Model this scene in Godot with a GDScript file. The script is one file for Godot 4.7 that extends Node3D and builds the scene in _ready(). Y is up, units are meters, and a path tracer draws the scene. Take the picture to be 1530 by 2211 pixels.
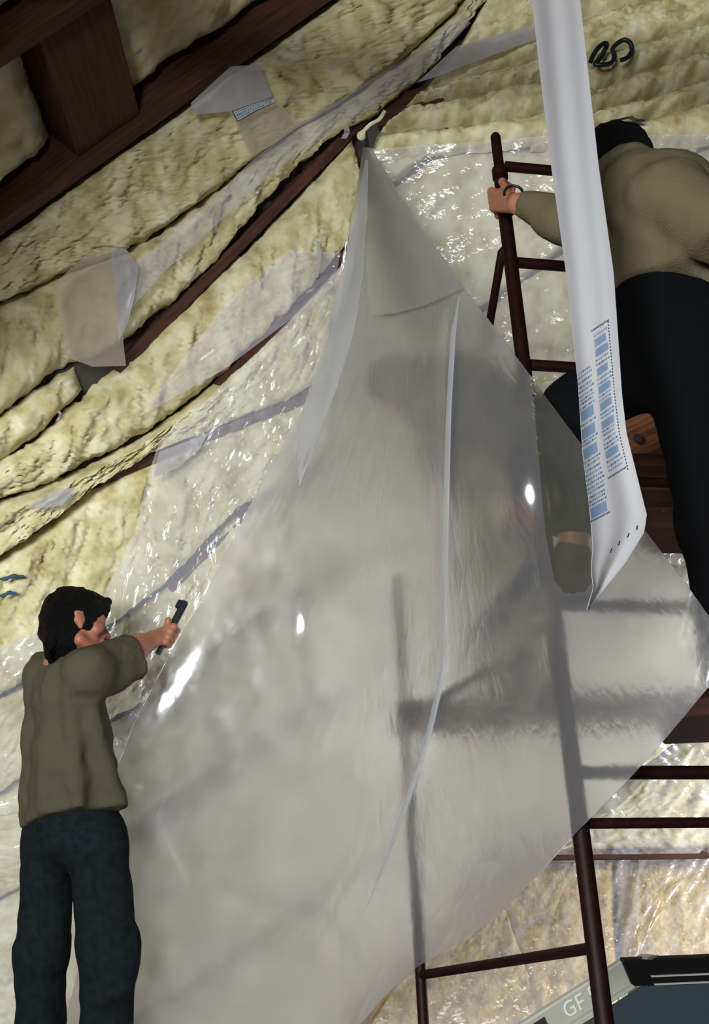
extends Node3D
# Attic room under construction: yellow glass-wool batts, clear film, one big hanging plastic sheet, scaffold and three workers.

const F := 2334.0                      # focal length in pixels of the 1530x2211 frame
const EYE := Vector3(0, 1.5, 0)
var cb: Basis                          # camera axes
var rng := RandomNumberGenerator.new()
var used := {}
var M := {}                            # materials
var nz := FastNoiseLite.new()
var nf := FastNoiseLite.new()
var nw := FastNoiseLite.new()
# planes of the attic: [point, inward normal]
var L: Array
var R: Array
var T: Array
var W: Array
var C: Array
var apex: Vector3
var dS0: Vector3

# ------------------------------------------------------------------ mesh store
class Mb:
	var v := PackedVector3Array()
	var n := PackedVector3Array()
	var uv := PackedVector2Array()
	var idx := PackedInt32Array()

	func mesh(off := Vector3.ZERO) -> ArrayMesh:
		var vv := PackedVector3Array()
		vv.resize(v.size())
		for i in v.size():
			vv[i] = v[i] - off
		var a := []
		a.resize(Mesh.ARRAY_MAX)
		a[Mesh.ARRAY_VERTEX] = vv
		a[Mesh.ARRAY_NORMAL] = n
		if uv.size() == v.size():
			a[Mesh.ARRAY_TEX_UV] = uv
		a[Mesh.ARRAY_INDEX] = idx
		var m := ArrayMesh.new()
		m.add_surface_from_arrays(Mesh.PRIMITIVE_TRIANGLES, a)
		return m

	func base() -> Vector3:
		var lo := v[0]
		var hi := v[0]
		for p in v:
			lo = lo.min(p)
			hi = hi.max(p)
		return Vector3((lo.x + hi.x) / 2, lo.y, (lo.z + hi.z) / 2)

	# flat quad whose front looks along «out»
	func quad(a: Vector3, b: Vector3, c: Vector3, d: Vector3, out: Vector3, u := [Vector2(0, 0), Vector2(1, 0), Vector2(1, 1), Vector2(0, 1)]) -> void:
		var nn := (b - a).cross(c - a)
		if nn.length() < 1e-12:
			nn = (c - a).cross(d - a)
		nn = nn.normalized()
		var flip := nn.dot(out) < 0
		if flip:
			nn = -nn
		var k := v.size()
		v.append_array(PackedVector3Array([a, b, c, d]))
		for i in 4:
			n.append(nn)
			uv.append(u[i])
		if flip:
			idx.append_array(PackedInt32Array([k, k + 1, k + 2, k, k + 2, k + 3]))
		else:
			idx.append_array(PackedInt32Array([k, k + 2, k + 1, k, k + 3, k + 2]))

	# smooth grid, p[j * nu + i]; front towards «out»
	func grid(p: PackedVector3Array, nu: int, nv: int, out: Vector3, uvs := PackedVector2Array(), wrap := false, keep := PackedByteArray()) -> PackedVector3Array:
		var nn := PackedVector3Array()
		nn.resize(nu * nv)
		var sum := 0.0
		for j in nv:
			for i in nu:
				var i0 := i - 1
				var i1 := i + 1
				if wrap:
					i0 = (i - 1 + nu - 1) % (nu - 1)
					i1 = (i + 1) % (nu - 1)
				else:
					i0 = maxi(i0, 0)
					i1 = mini(i1, nu - 1)
				var du := p[j * nu + i1] - p[j * nu + i0]
				var dv := p[mini(j + 1, nv - 1) * nu + i] - p[maxi(j - 1, 0) * nu + i]
				var c := du.cross(dv)
				nn[j * nu + i] = c.normalized() if c.length() > 1e-12 else Vector3.ZERO
				sum += nn[j * nu + i].dot(out)
		var flip := sum < 0
		for i in nn.size():
			if flip:
				nn[i] = -nn[i]
			if nn[i] == Vector3.ZERO:
				nn[i] = out
		var k := v.size()
		v.append_array(p)
		n.append_array(nn)
		if uvs.size() == p.size():
			uv.append_array(uvs)
		else:
			for j in nv:
				for i in nu:
					uv.append(Vector2(float(i) / (nu - 1), float(j) / (nv - 1)))
		for j in nv - 1:
			for i in nu - 1:
				if keep.size() and keep[j * nu + i] == 0:
					continue
				var a := k + j * nu + i
				var b := a + 1
				var c := a + nu + 1
				var d := a + nu
				if flip:
					idx.append_array(PackedInt32Array([a, b, c, a, c, d]))
				else:
					idx.append_array(PackedInt32Array([a, c, b, a, d, c]))
		return nn

	# closed sheet of a given thickness round a grid
	func slab(p: PackedVector3Array, nu: int, nv: int, out: Vector3, t: float, uvs := PackedVector2Array(), keep := PackedByteArray()) -> void:
		var k := v.size()
		var nn := grid(p, nu, nv, out, uvs, false, keep)
		var q := PackedVector3Array()
		q.resize(p.size())
		for i in p.size():
			q[i] = p[i] - nn[i] * t
		var avg := Vector3.ZERO
		for x in nn:
			avg += x
		grid(q, nu, nv, -avg.normalized(), uvs, false, keep)
		var mid := Vector3.ZERO
		for x in p:
			mid += x
		mid /= p.size()
		for i in nu - 1:
			for j in [0, nv - 1]:
				if keep.size() and keep[mini(j, nv - 2) * nu + i] == 0:
					continue
				quad(p[j * nu + i], p[j * nu + i + 1], q[j * nu + i + 1], q[j * nu + i], p[j * nu + i] - p[(1 if j == 0 else nv - 2) * nu + i], [uv[k + j * nu + i], uv[k + j * nu + i + 1], uv[k + j * nu + i + 1], uv[k + j * nu + i]])
		for j in nv - 1:
			for i in [0, nu - 1]:
				if keep.size() and keep[j * nu + mini(i, nu - 2)] == 0:
					continue
				quad(p[j * nu + i], p[(j + 1) * nu + i], q[(j + 1) * nu + i], q[j * nu + i], p[j * nu + i] - p[j * nu + (1 if i == 0 else nu - 2)], [uv[k + j * nu + i], uv[k + (j + 1) * nu + i], uv[k + (j + 1) * nu + i], uv[k + j * nu + i]])

	func tube(pts: Array, radii: Array, seg := 12, caps := true) -> void:
		var g := PackedVector3Array()
		var m := pts.size()
		var side := Vector3.ZERO
		var rows := []
		for j in m:
			var t: Vector3 = (pts[mini(j + 1, m - 1)] - pts[maxi(j - 1, 0)]).normalized()
			if side == Vector3.ZERO:
				side = t.cross(Vector3.UP if absf(t.y) < 0.9 else Vector3.RIGHT).normalized()
			side = (side - t * side.dot(t)).normalized()
			rows.append([t, side, t.cross(side)])
			for i in seg + 1:
				var a := TAU * i / seg
				g.append(pts[j] + (side * cos(a) + rows[j][2] * sin(a)) * radii[mini(j, radii.size() - 1)])
		# orientation by the first ring
		var k := v.size()
		var nn := PackedVector3Array()
		for j in m:
			for i in seg + 1:
				nn.append((g[j * (seg + 1) + i] - pts[j]).normalized())
		v.append_array(g)
		n.append_array(nn)
		for j in m:
			for i in seg + 1:
				uv.append(Vector2(float(i) / seg, float(j)))
		for j in m - 1:
			for i in seg:
				var a := k + j * (seg + 1) + i
				var b := a + 1
				var c := a + seg + 2
				var d := a + seg + 1
				var f := (v[b] - v[a]).cross(v[c] - v[a])
				if f.dot(n[a] + n[c]) < 0:
					idx.append_array(PackedInt32Array([a, b, c, a, c, d]))
				else:
					idx.append_array(PackedInt32Array([a, c, b, a, d, c]))
		if caps:
			for e in [0, m - 1]:
				var out: Vector3 = rows[e][0] * (-1.0 if e == 0 else 1.0)
				var c0 := v.size()
				v.append(pts[e])
				n.append(out)
				uv.append(Vector2(0.5, 0.5))
				for i in seg + 1:
					v.append(g[e * (seg + 1) + i])
					n.append(out)
					uv.append(Vector2(0.5, 0.5))
				for i in seg:
					var f := (v[c0 + 1 + i] - v[c0]).cross(v[c0 + 2 + i] - v[c0])
					if f.dot(out) < 0:
						idx.append_array(PackedInt32Array([c0, c0 + 1 + i, c0 + 2 + i]))
					else:
						idx.append_array(PackedInt32Array([c0, c0 + 2 + i, c0 + 1 + i]))

	# box with chamfered edges in a frame: centre, axes, half sizes
	func box(c: Vector3, bs: Basis, h: Vector3, b := 0.004) -> void:
		var ax := [bs.x, bs.y, bs.z]
		var hh := [h.x, h.y, h.z]
		b = minf(b, 0.45 * minf(h.x, minf(h.y, h.z)))
		var corner := func(s: Array, f: int) -> Vector3:   # the corner vertex that lies on the face across axis f
			var p := c
			for k in 3:
				p += ax[k] * s[k] * (hh[k] - (0.0 if k == f else b))
			return p
		for f in 3:
			var o1 := (f + 1) % 3
			var o2 := (f + 2) % 3
			for s in [-1.0, 1.0]:
				var q := []
				for w in [[-1.0, -1.0], [1.0, -1.0], [1.0, 1.0], [-1.0, 1.0]]:
					var sg := [0.0, 0.0, 0.0]
					sg[f] = s
					sg[o1] = w[0]
					sg[o2] = w[1]
					q.append(corner.call(sg, f))
				quad(q[0], q[1], q[2], q[3], ax[f] * s)
			for s1 in [-1.0, 1.0]:
				for s2 in [-1.0, 1.0]:
					var sa := [0.0, 0.0, 0.0]
					var sb := [0.0, 0.0, 0.0]
					sa[o1] = s1
					sa[o2] = s2
					sb[o1] = s1
					sb[o2] = s2
					sa[f] = -1.0
					sb[f] = 1.0
					quad(corner.call(sa, o1), corner.call(sb, o1), corner.call(sb, o2), corner.call(sa, o2), ax[o1] * s1 + ax[o2] * s2)
		for s0 in [-1.0, 1.0]:
			for s1 in [-1.0, 1.0]:
				for s2 in [-1.0, 1.0]:
					var s := [s0, s1, s2]
					quad(corner.call(s, 0), corner.call(s, 1), corner.call(s, 2), corner.call(s, 2), ax[0] * s0 + ax[1] * s1 + ax[2] * s2)

# ------------------------------------------------------------------ naming and placing
func numbered(called: String) -> String:
	var k: int = used.get(called, 0)
	used[called] = k + 1
	return called if k == 0 else "%s_%03d" % [called, k]

func tag(o: Node, label: String, category: String, group := "") -> Node:
	o.set_meta("label", label)
	o.set_meta("category", category)
	if group:
		o.set_meta("group", group)
	return o

func thing(called: String, at: Vector3, label: String, category: String, group := "") -> Node3D:
	var o := Node3D.new()
	o.name = numbered(called)
	add_child(o)
	o.position = at
	tag(o, label, category, group)
	return o

func world_of(o: Node) -> Vector3:
	var p := Vector3.ZERO
	while o != self:
		p += (o as Node3D).position
		o = o.get_parent()
	return p

# commit world-space geometry as one named mesh under «parent»
func obj(called: String, m: Mb, mt: Material, parent: Node = self) -> MeshInstance3D:
	var o := MeshInstance3D.new()
	o.cast_shadow = GeometryInstance3D.SHADOW_CASTING_SETTING_ON
	if parent == self:
		o.name = numbered(called)
		o.position = m.base()
		o.mesh = m.mesh(o.position)
		add_child(o)
	else:
		o.name = called
		o.mesh = m.mesh(world_of(parent))
		parent.add_child(o, true)
	o.material_override = null
	o.mesh.surface_set_material(0, mt)
	return o

func struct(called: String, m: Mb, mt: Material) -> MeshInstance3D:
	var o := obj(called, m, mt)
	o.set_meta("kind", "structure")
	return o

# timber with its grain along its own x axis
func timber(called: String, a: Vector3, b: Vector3, across: Vector3, w: float, h: float, mt: Material, parent: Node = self, bevel := 0.004) -> MeshInstance3D:
	var x := (b - a).normalized()
	var z := (across - x * across.dot(x)).normalized()
	var bs := Basis(x, z.cross(x), z)
	var m := Mb.new()
	m.box(Vector3.ZERO, Basis.IDENTITY, Vector3(a.distance_to(b) / 2, h / 2, w / 2), bevel)
	var o := MeshInstance3D.new()
	o.name = numbered(called) if parent == self else called
	parent.add_child(o, true)
	o.mesh = m.mesh()
	o.mesh.surface_set_material(0, mt)
	o.transform = Transform3D(bs, (a + b) / 2 - (Vector3.ZERO if parent == self else world_of(parent)))
	return o

# ------------------------------------------------------------------ photograph to place
func ray(px: float, py: float) -> Vector3:
	return cb * Vector3((px - 765.0) / F, (1105.5 - py) / F, -1.0)

func P(px: float, py: float, d: float) -> Vector3:
	return EYE + ray(px, py) * d

func on(pl: Array, px: float, py: float, off := 0.0) -> Vector3:
	var r := ray(px, py)
	return EYE + r * ((pl[0] + pl[1] * off - EYE).dot(pl[1]) / r.dot(pl[1]))

# place on a vertical line at horizontal distance «dist» (along -z) from the eye
func upright(px: float, py: float, z: float) -> Vector3:
	var r := ray(px, py)
	return EYE + r * (z / r.z)

func along(line: Array, t: float) -> Vector2:
	var total := 0.0
	for i in line.size() - 1:
		total += line[i].distance_to(line[i + 1])
	var want := t * total
	for i in line.size() - 1:
		var l: float = line[i].distance_to(line[i + 1])
		if want <= l or i == line.size() - 2:
			return line[i].lerp(line[i + 1], clampf(want / maxf(l, 1e-6), 0, 1))
		want -= l
	return line[-1]

func pts(a: Array) -> Array:
	var o := []
	for i in range(0, a.size(), 2):
		o.append(Vector2(a[i], a[i + 1]))
	return o

func noise(f: float, octaves: int, s: int, kind := FastNoiseLite.TYPE_SIMPLEX_SMOOTH, fractal := FastNoiseLite.FRACTAL_FBM) -> FastNoiseLite:
	var n := FastNoiseLite.new()
	n.noise_type = kind
	n.frequency = f
	n.fractal_type = fractal
	n.fractal_octaves = octaves
	n.seed = s
	return n

func tex(n: FastNoiseLite, size: int, ramp: Array = [], normal := 0.0) -> NoiseTexture2D:
	var t := NoiseTexture2D.new()
	t.width = size
	t.height = size
	t.seamless = true
	t.noise = n
	if ramp.size():
		var g := Gradient.new()
		g.offsets = PackedFloat32Array(ramp.map(func(x): return x[0]))
		g.colors = PackedColorArray(ramp.map(func(x): return x[1]))
		t.color_ramp = g
	if normal > 0:
		t.as_normal_map = true
		t.bump_strength = normal
	return t

func mat(called: String, c: Color, rough: float, metal := 0.0) -> StandardMaterial3D:
	var m := StandardMaterial3D.new()
	m.resource_name = called
	m.albedo_color = c
	m.roughness = rough
	m.metallic = metal
	M[called] = m
	return m

func tri(m: StandardMaterial3D, s: Vector3) -> StandardMaterial3D:
	m.uv1_triplanar = true
	m.uv1_scale = s
	return m

# ------------------------------------------------------------------ ready
func _ready() -> void:
	rng.seed = 7
	cb = Basis(Vector3.RIGHT, deg_to_rad(26.0)) * Basis(Vector3.BACK, deg_to_rad(-2.2))
	var cam := Camera3D.new()
	cam.name = "camera"
	cam.keep_aspect = Camera3D.KEEP_HEIGHT
	cam.fov = rad_to_deg(2.0 * atan(1105.5 / F))
	cam.near = 0.05
	cam.far = 100.0
	cam.transform = Transform3D(cb, EYE)
	cam.current = true
	add_child(cam)
	var e := Environment.new()
	e.background_mode = Environment.BG_SKY
	var sky := Sky.new()
	var sm := ProceduralSkyMaterial.new()
	sm.sky_top_color = Color(0.80, 0.87, 0.95)
	sm.sky_horizon_color = Color(0.93, 0.95, 0.97)
	sm.ground_horizon_color = Color(0.70, 0.70, 0.68)
	sm.ground_bottom_color = Color(0.40, 0.40, 0.38)
	sm.sky_energy_multiplier = 2.6
	sm.ground_energy_multiplier = 1.0
	sky.sky_material = sm
	e.sky = sky
	e.tonemap_mode = Environment.TONE_MAPPER_LINEAR
	e.tonemap_exposure = 0.86
	e.sdfgi_enabled = true
	e.ssao_enabled = true
	e.ssil_enabled = true
	var we := WorldEnvironment.new()
	we.name = "environment"
	we.environment = e
	add_child(we)
	# daylight through the three windows: [centre, looks towards, size, energy]
	for a in [
		["right_window_daylight", Vector3(3.27, 1.65, -5.0), Vector3(-1, 0.15, 0.15), Vector2(1.2, 1.2), 17.0],
		["back_window_daylight", Vector3(2.25, 0.98, -6.05), Vector3(-0.25, 0.1, 1), Vector2(1.5, 0.95), 1.2],
		["front_window_daylight", Vector3(-2.1, 1.35, 3.45), Vector3(0.15, 0.12, -1), Vector2(2.8, 1.5), 95.0],
	]:
		var l := AreaLight3D.new()
		l.name = a[0]
		l.area_size = a[3]
		l.light_energy = a[4]
		l.light_color = Color(0.965, 0.98, 0.985)
		l.area_range = 30.0
		l.area_attenuation = 2.0
		l.shadow_enabled = true
		add_child(l)
		l.look_at_from_position(a[1], a[1] + a[2], Vector3.UP)

	make_noises()
	make_materials()
	make_planes()
	make_shell()
	make_roof_front()
	make_left_batts()
	make_upper_batts()
	make_back_batts()
	make_films()
	make_scaffold()
	make_sheet()
	make_strip()
	make_people()
	make_small_things()

func make_noises() -> void:
	nz = noise(3.2, 4, 11)
	nz.domain_warp_enabled = true
	nz.domain_warp_amplitude = 0.16
	nz.domain_warp_frequency = 3.0
	nf = noise(16.0, 3, 5)
	nf.domain_warp_enabled = true
	nf.domain_warp_amplitude = 0.03
	nf.domain_warp_frequency = 9.0
	nw = noise(5.0, 3, 21, FastNoiseLite.TYPE_SIMPLEX_SMOOTH, FastNoiseLite.FRACTAL_RIDGED)

func make_materials() -> void:
	var wool := tex(noise(0.009, 5, 3), 1024, [[0.0, Color(0.54, 0.47, 0.30)], [0.3, Color(0.68, 0.63, 0.45)], [0.5, Color(0.76, 0.73, 0.56)], [0.72, Color(0.81, 0.79, 0.66)], [1.0, Color(0.85, 0.83, 0.76)]])
	var fibre := tex(noise(0.03, 5, 8), 1024)
	pass
	var m := tri(mat("glass_wool", Color.WHITE, 0.95), Vector3.ONE * 0.8)
	m.albedo_texture = wool
	m.heightmap_enabled = true
	m.heightmap_texture = fibre
	m.heightmap_scale = 0.25
	m.metallic_specular = 0.2
	m = tri(mat("ochre_wool", Color(0.94, 0.84, 0.66), 0.95), Vector3.ONE * 0.9)
	m.albedo_texture = wool
	m.heightmap_enabled = true
	m.heightmap_texture = fibre
	m.heightmap_scale = 0.7
	m.metallic_specular = 0.2
	var grain := tex(noise(0.012, 4, 31), 512, [[0.0, Color(0.36, 0.21, 0.12)], [0.4, Color(0.50, 0.31, 0.19)], [0.6, Color(0.56, 0.36, 0.22)], [1.0, Color(0.66, 0.44, 0.28)]])
	m = tri(mat("pine", Color.WHITE, 0.75), Vector3(0.6, 7.0, 7.0))
	m.albedo_texture = grain
	m = tri(mat("shaded_red_pine", Color(0.50, 0.42, 0.36), 0.75), Vector3(0.6, 7.0, 7.0))  # reddish pine, tint darkened to carry the shade on the rafters
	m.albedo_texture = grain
	m = tri(mat("old_plank", Color(0.50, 0.40, 0.36), 0.8), Vector3(0.5, 6.0, 6.0))
	m.albedo_texture = grain
	m = tri(mat("plywood", Color(0.55, 0.53, 0.50), 0.8), Vector3(0.4, 0.4, 2.0))
	m.albedo_texture = grain
	var spots := tex(noise(0.02, 4, 9), 512, [[0.0, Color(0.08, 0.03, 0.024)], [0.5, Color(0.12, 0.045, 0.036)], [0.75, Color(0.15, 0.06, 0.045)], [1.0, Color(0.22, 0.11, 0.08)]])
	m = tri(mat("painted_steel", Color(0.8, 0.7, 0.7), 0.55), Vector3.ONE * 3.0)
	m.metallic_specular = 0.25
	m.albedo_texture = spots
	m = mat("dark_steel", Color(0.10, 0.10, 0.11), 0.45, 0.6)
	m = tri(mat("aluminium", Color(0.62, 0.63, 0.65), 0.42, 0.9), Vector3.ONE * 2.0)
	m.roughness_texture = tex(noise(0.02, 3, 77), 256)
	m = mat("aluminium_label", Color(0.60, 0.60, 0.55), 0.6)
	m = mat("deck_underside", Color(0.16, 0.20, 0.24), 0.55, 0.3)
	m = mat("ink_dark", Color(0.16, 0.11, 0.10), 0.7)
	m = mat("ink_pale", Color(0.80, 0.80, 0.74), 0.7)
	# milky polythene of the big sheet: a thin closed slab, rough on both faces, partly milky
	m = mat("milky_polythene", Color(0.95, 0.95, 0.965, 0.05), 0.21)
	m.metallic_specular = 0.2
	m.normal_enabled = true
	m.normal_texture = tex(noise(0.008, 4, 144, FastNoiseLite.TYPE_SIMPLEX_SMOOTH, FastNoiseLite.FRACTAL_RIDGED), 1024, [], 5.0)
	m.normal_scale = 0.12
	m.uv1_scale = Vector3(2.5, 1.2, 1)
	m.refraction_enabled = true
	m.refraction_scale = 0.035
	m.backlight_enabled = true
	m.backlight = Color(0.09, 0.09, 0.09)
	m.clearcoat_enabled = true
	m.clearcoat = 0.5
	m.clearcoat_roughness = 0.17
	m = mat("stretched_polythene", Color(0.80, 0.80, 0.76, 0.05), 0.12)
	m.refraction_enabled = true
	m.refraction_scale = 0.035
	m = mat("doubled_polythene", Color(0.94, 0.95, 0.97, 0.2), 0.3)
	m.refraction_enabled = true
	m.refraction_scale = 0.035
	m.backlight_enabled = true
	m.backlight = Color(0.5, 0.5, 0.5)
	m.clearcoat_enabled = true
	m.clearcoat = 0.9
	m.clearcoat_roughness = 0.2
	# clear film stapled over the batts
	var creases := tex(noise(0.012, 4, 44, FastNoiseLite.TYPE_SIMPLEX_SMOOTH, FastNoiseLite.FRACTAL_RIDGED), 1024, [], 6.0)
	m = mat("clear_film", Color(0.86, 0.86, 0.89, 0.26), 0.13)
	m.transparency = BaseMaterial3D.TRANSPARENCY_ALPHA
	m.normal_enabled = true
	m.normal_texture = creases
	m.normal_scale = 0.5
	m.uv1_scale = Vector3(0.7, 2.2, 1)
	m = mat("flat_film", Color(0.86, 0.85, 0.90, 0.24), 0.16)
	m.transparency = BaseMaterial3D.TRANSPARENCY_ALPHA
	m.normal_enabled = true
	m.normal_texture = creases
	m.normal_scale = 0.15
	m = mat("scrap_film", Color(0.68, 0.67, 0.69, 0.68), 0.4)
	m.transparency = BaseMaterial3D.TRANSPARENCY_ALPHA
	m.backlight_enabled = true
	m.backlight = Color(0.5, 0.5, 0.5)
	m = mat("pink_scrap_film", Color(0.72, 0.68, 0.60, 0.5), 0.4)
	m.transparency = BaseMaterial3D.TRANSPARENCY_ALPHA
	m = mat("blue_print", Color(0.16, 0.30, 0.42), 0.6)
	m = mat("faded_lettering", Color.WHITE, 0.5)
	m.albedo_texture = lettering_rows()
	m = mat("green_print", Color(0.05, 0.13, 0.12), 0.6)
	m = mat("strip_film", Color(1, 1, 1, 0.86), 0.38)
	m.transparency = BaseMaterial3D.TRANSPARENCY_ALPHA
	m.backlight_enabled = true
	m.backlight = Color(0.8, 0.8, 0.8)
	m.albedo_texture = strip_print()
	# people
	var weave := tex(noise(0.06, 3, 61), 512)
	m = tri(mat("skin", Color(0.58, 0.37, 0.28), 0.55), Vector3.ONE * 6.0)
	m.subsurf_scatter_enabled = true
	m.subsurf_scatter_strength = 0.1
	m = tri(mat("hair", Color(0.035, 0.027, 0.024), 0.7), Vector3(9, 3, 9))
	m.metallic_specular = 0.25
	m.heightmap_enabled = true
	m.heightmap_texture = weave
	m.heightmap_scale = 1.2
	for q in [["olive_shirt", Color(0.29, 0.27, 0.215)], ["tan_sweater", Color(0.34, 0.31, 0.235)], ["dark_jeans", Color(0.10, 0.12, 0.13)], ["black_trousers", Color(0.045, 0.048, 0.052)], ["navy_jacket", Color(0.07, 0.08, 0.095)]]:
		m = tri(mat(q[0], q[1], 0.9), Vector3.ONE * 4.0)
		m.heightmap_enabled = true
		m.heightmap_texture = weave
		m.heightmap_scale = 0.16
		m.metallic_specular = 0.12
	M["dark_jeans"].albedo_texture = tex(noise(0.012, 4, 15), 512, [[0.0, Color(0.7, 0.72, 0.72)], [0.6, Color(0.95, 0.95, 0.95)], [1.0, Color(1.25, 1.3, 1.3)]])
	mat("rubber", Color(0.04, 0.04, 0.045), 0.5)
	mat("boot_leather", Color(0.16, 0.11, 0.08), 0.6)
	mat("chipboard", Color(0.42, 0.34, 0.26), 0.85)
	mat("wall_board", Color(0.27, 0.25, 0.23), 0.9)
	mat("green_strap", Color(0.05, 0.11, 0.11), 0.5)

# the print on the hanging strip: dotted frame, blocks and rows of small blue writing, staple holes near the tail
func strip_print() -> ImageTexture:
	var w := 256
	var h := 2048
	var im := Image.create(w, h, true, Image.FORMAT_RGBA8)
	im.fill(Color(0.72, 0.715, 0.725, 1.0))
	var r := RandomNumberGenerator.new()
	r.seed = 12
	var blue := Color(0.26, 0.37, 0.50)
	var pale := Color(0.47, 0.555, 0.65)
	var mark := func(x: int, yy: int, ww: int, hh2: int, c: Color) -> void:
		var k := 0
		while k < ww:
			im.fill_rect(Rect2i(x + k, yy - int((x + k) * 0.32) + 40, mini(3, ww - k), hh2), c)
			k += 3
	# right column in its dotted frame
	for y in range(1240, 1668, 9):
		im.fill_rect(Rect2i(204 + (y - 1240) / 40, y - 22, 6, 5), blue.darkened(0.45))
	for x in range(108, 208, 7):
		mark.call(x, 1238, 5, 5, blue.darkened(0.45))
		mark.call(x, 1662, 5, 5, blue.darkened(0.35))
	var y := 1256
	while y < 1650:
		var block := r.randf() < 0.2
		var hh := 22 if block else 6
		if block:
			mark.call(118, y, 66 + r.randi() % 14, hh, pale)
		else:
			var x := 116
			while x < 192:
				var l := 4 + r.randi() % 10
				mark.call(x, y, l, 6, pale if r.randf() < 0.55 else blue.lerp(pale, 0.4))
				x += l + 3
		y += hh + 4 + r.randi() % 4
	# left column, cut by the edge of the film
	y = 1330
	while y < 1745:
		var block := r.randf() < 0.09
		var hh := 30 if block else 6
		if block:
			mark.call(2, y, 78, hh, pale)
		else:
			var x := 0
			while x < 84:
				var l := 4 + r.randi() % 9
				mark.call(x, y, l, 6, pale if r.randf() < 0.55 else blue.lerp(pale, 0.3))
				x += l + 3
		y += hh + 4 + r.randi() % 5
	for x in range(0, 88, 7):
		mark.call(x, 1752, 5, 5, blue.darkened(0.3))
	for k in 4:
		im.fill_rect(Rect2i(215 - k * 34, 1806 + k * 22, 7, 13), Color(0.12, 0.11, 0.1))
	return ImageTexture.create_from_image(im)

func lettering_rows() -> ImageTexture:
	var im := Image.create(256, 64, true, Image.FORMAT_RGBA8)
	im.fill(Color(0.66, 0.68, 0.70))
	var r := RandomNumberGenerator.new()
	r.seed = 3
	im.fill_rect(Rect2i(0, 0, 256, 5), Color(0.18, 0.27, 0.34))
	im.fill_rect(Rect2i(0, 0, 6, 64), Color(0.18, 0.27, 0.34))
	for row in 3:
		var x := 14
		while x < 236:
			var w := 5 + r.randi() % 9
			im.fill_rect(Rect2i(x, 12 + row * 17, w, 10), Color(0.24, 0.38, 0.47) if r.randf() < 0.7 else Color(0.42, 0.55, 0.60))
			x += w + 4 + r.randi() % 4
	return ImageTexture.create_from_image(im)

func make_planes() -> void:
	apex = P(790, 270, 4.6)
	var p2 := P(0, 490, 3.9)
	var p3 := P(0, 1300, 4.1)
	var n := (p2 - p3).cross(apex - p3).normalized()
	L = [apex, n if n.dot(EYE - apex) > 0 else -n]
	var q := on(L, 1050, 1850)
	n = Vector3.RIGHT.cross(apex - q).normalized()
	R = [apex, n if n.dot(EYE - apex) > 0 else -n]
	W = [q, Vector3.BACK]
	n = Vector3.RIGHT.cross(on(L, 1050, 0) - apex).normalized()
	T = [apex, n if n.dot(EYE - apex) > 0 else -n]
	var a := on(L, 0, 515)
	var b := on(L, 700, 15)
	dS0 = (b - a).normalized()
	n = dS0.cross(Vector3.BACK).normalized()
	C = [a, n if n.dot(EYE - a) > 0 else -n]

# ------------------------------------------------------------------ shell
func wall_with_opening(called: String, o: Vector3, ux: Vector3, w: float, h: float, thick: Vector3, hole: Rect2, mt: Material) -> void:
	var m := Mb.new()
	var bits := [Rect2(0, 0, w, h)] if hole.size == Vector2.ZERO else [Rect2(0, 0, hole.position.x, h), Rect2(hole.end.x, 0, w - hole.end.x, h), Rect2(hole.position.x, 0, hole.size.x, hole.position.y), Rect2(hole.position.x, hole.end.y, hole.size.x, h - hole.end.y)]
	for r in bits:
		var c: Vector3 = o + ux * (r.position.x + r.size.x / 2) + Vector3.UP * (r.position.y + r.size.y / 2) + thick / 2
		m.box(c, Basis(ux, Vector3.UP, ux.cross(Vector3.UP)), Vector3(r.size.x / 2, r.size.y / 2, thick.length() / 2), 0.002)
	struct(called, m, mt)

func window_frame(called: String, c: Vector3, ux: Vector3, w: float, h: float) -> void:
	var root := Node3D.new()
	root.name = called
	root.set_meta("kind", "structure")
	add_child(root)
	root.position = c - Vector3.UP * h / 2
	var bs := Basis(ux, Vector3.UP, ux.cross(Vector3.UP))
	var m := Mb.new()
	for s in [-1, 1]:
		m.box(c + ux * s * (w / 2 - 0.025), bs, Vector3(0.025, h / 2, 0.035))
		m.box(c + Vector3.UP * s * (h / 2 - 0.025), bs, Vector3(w / 2 - 0.05, 0.025, 0.035))
	m.box(c, bs, Vector3(0.018, h / 2 - 0.05, 0.03))
	obj("window_frame", m, M.wall_board, root)

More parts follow.
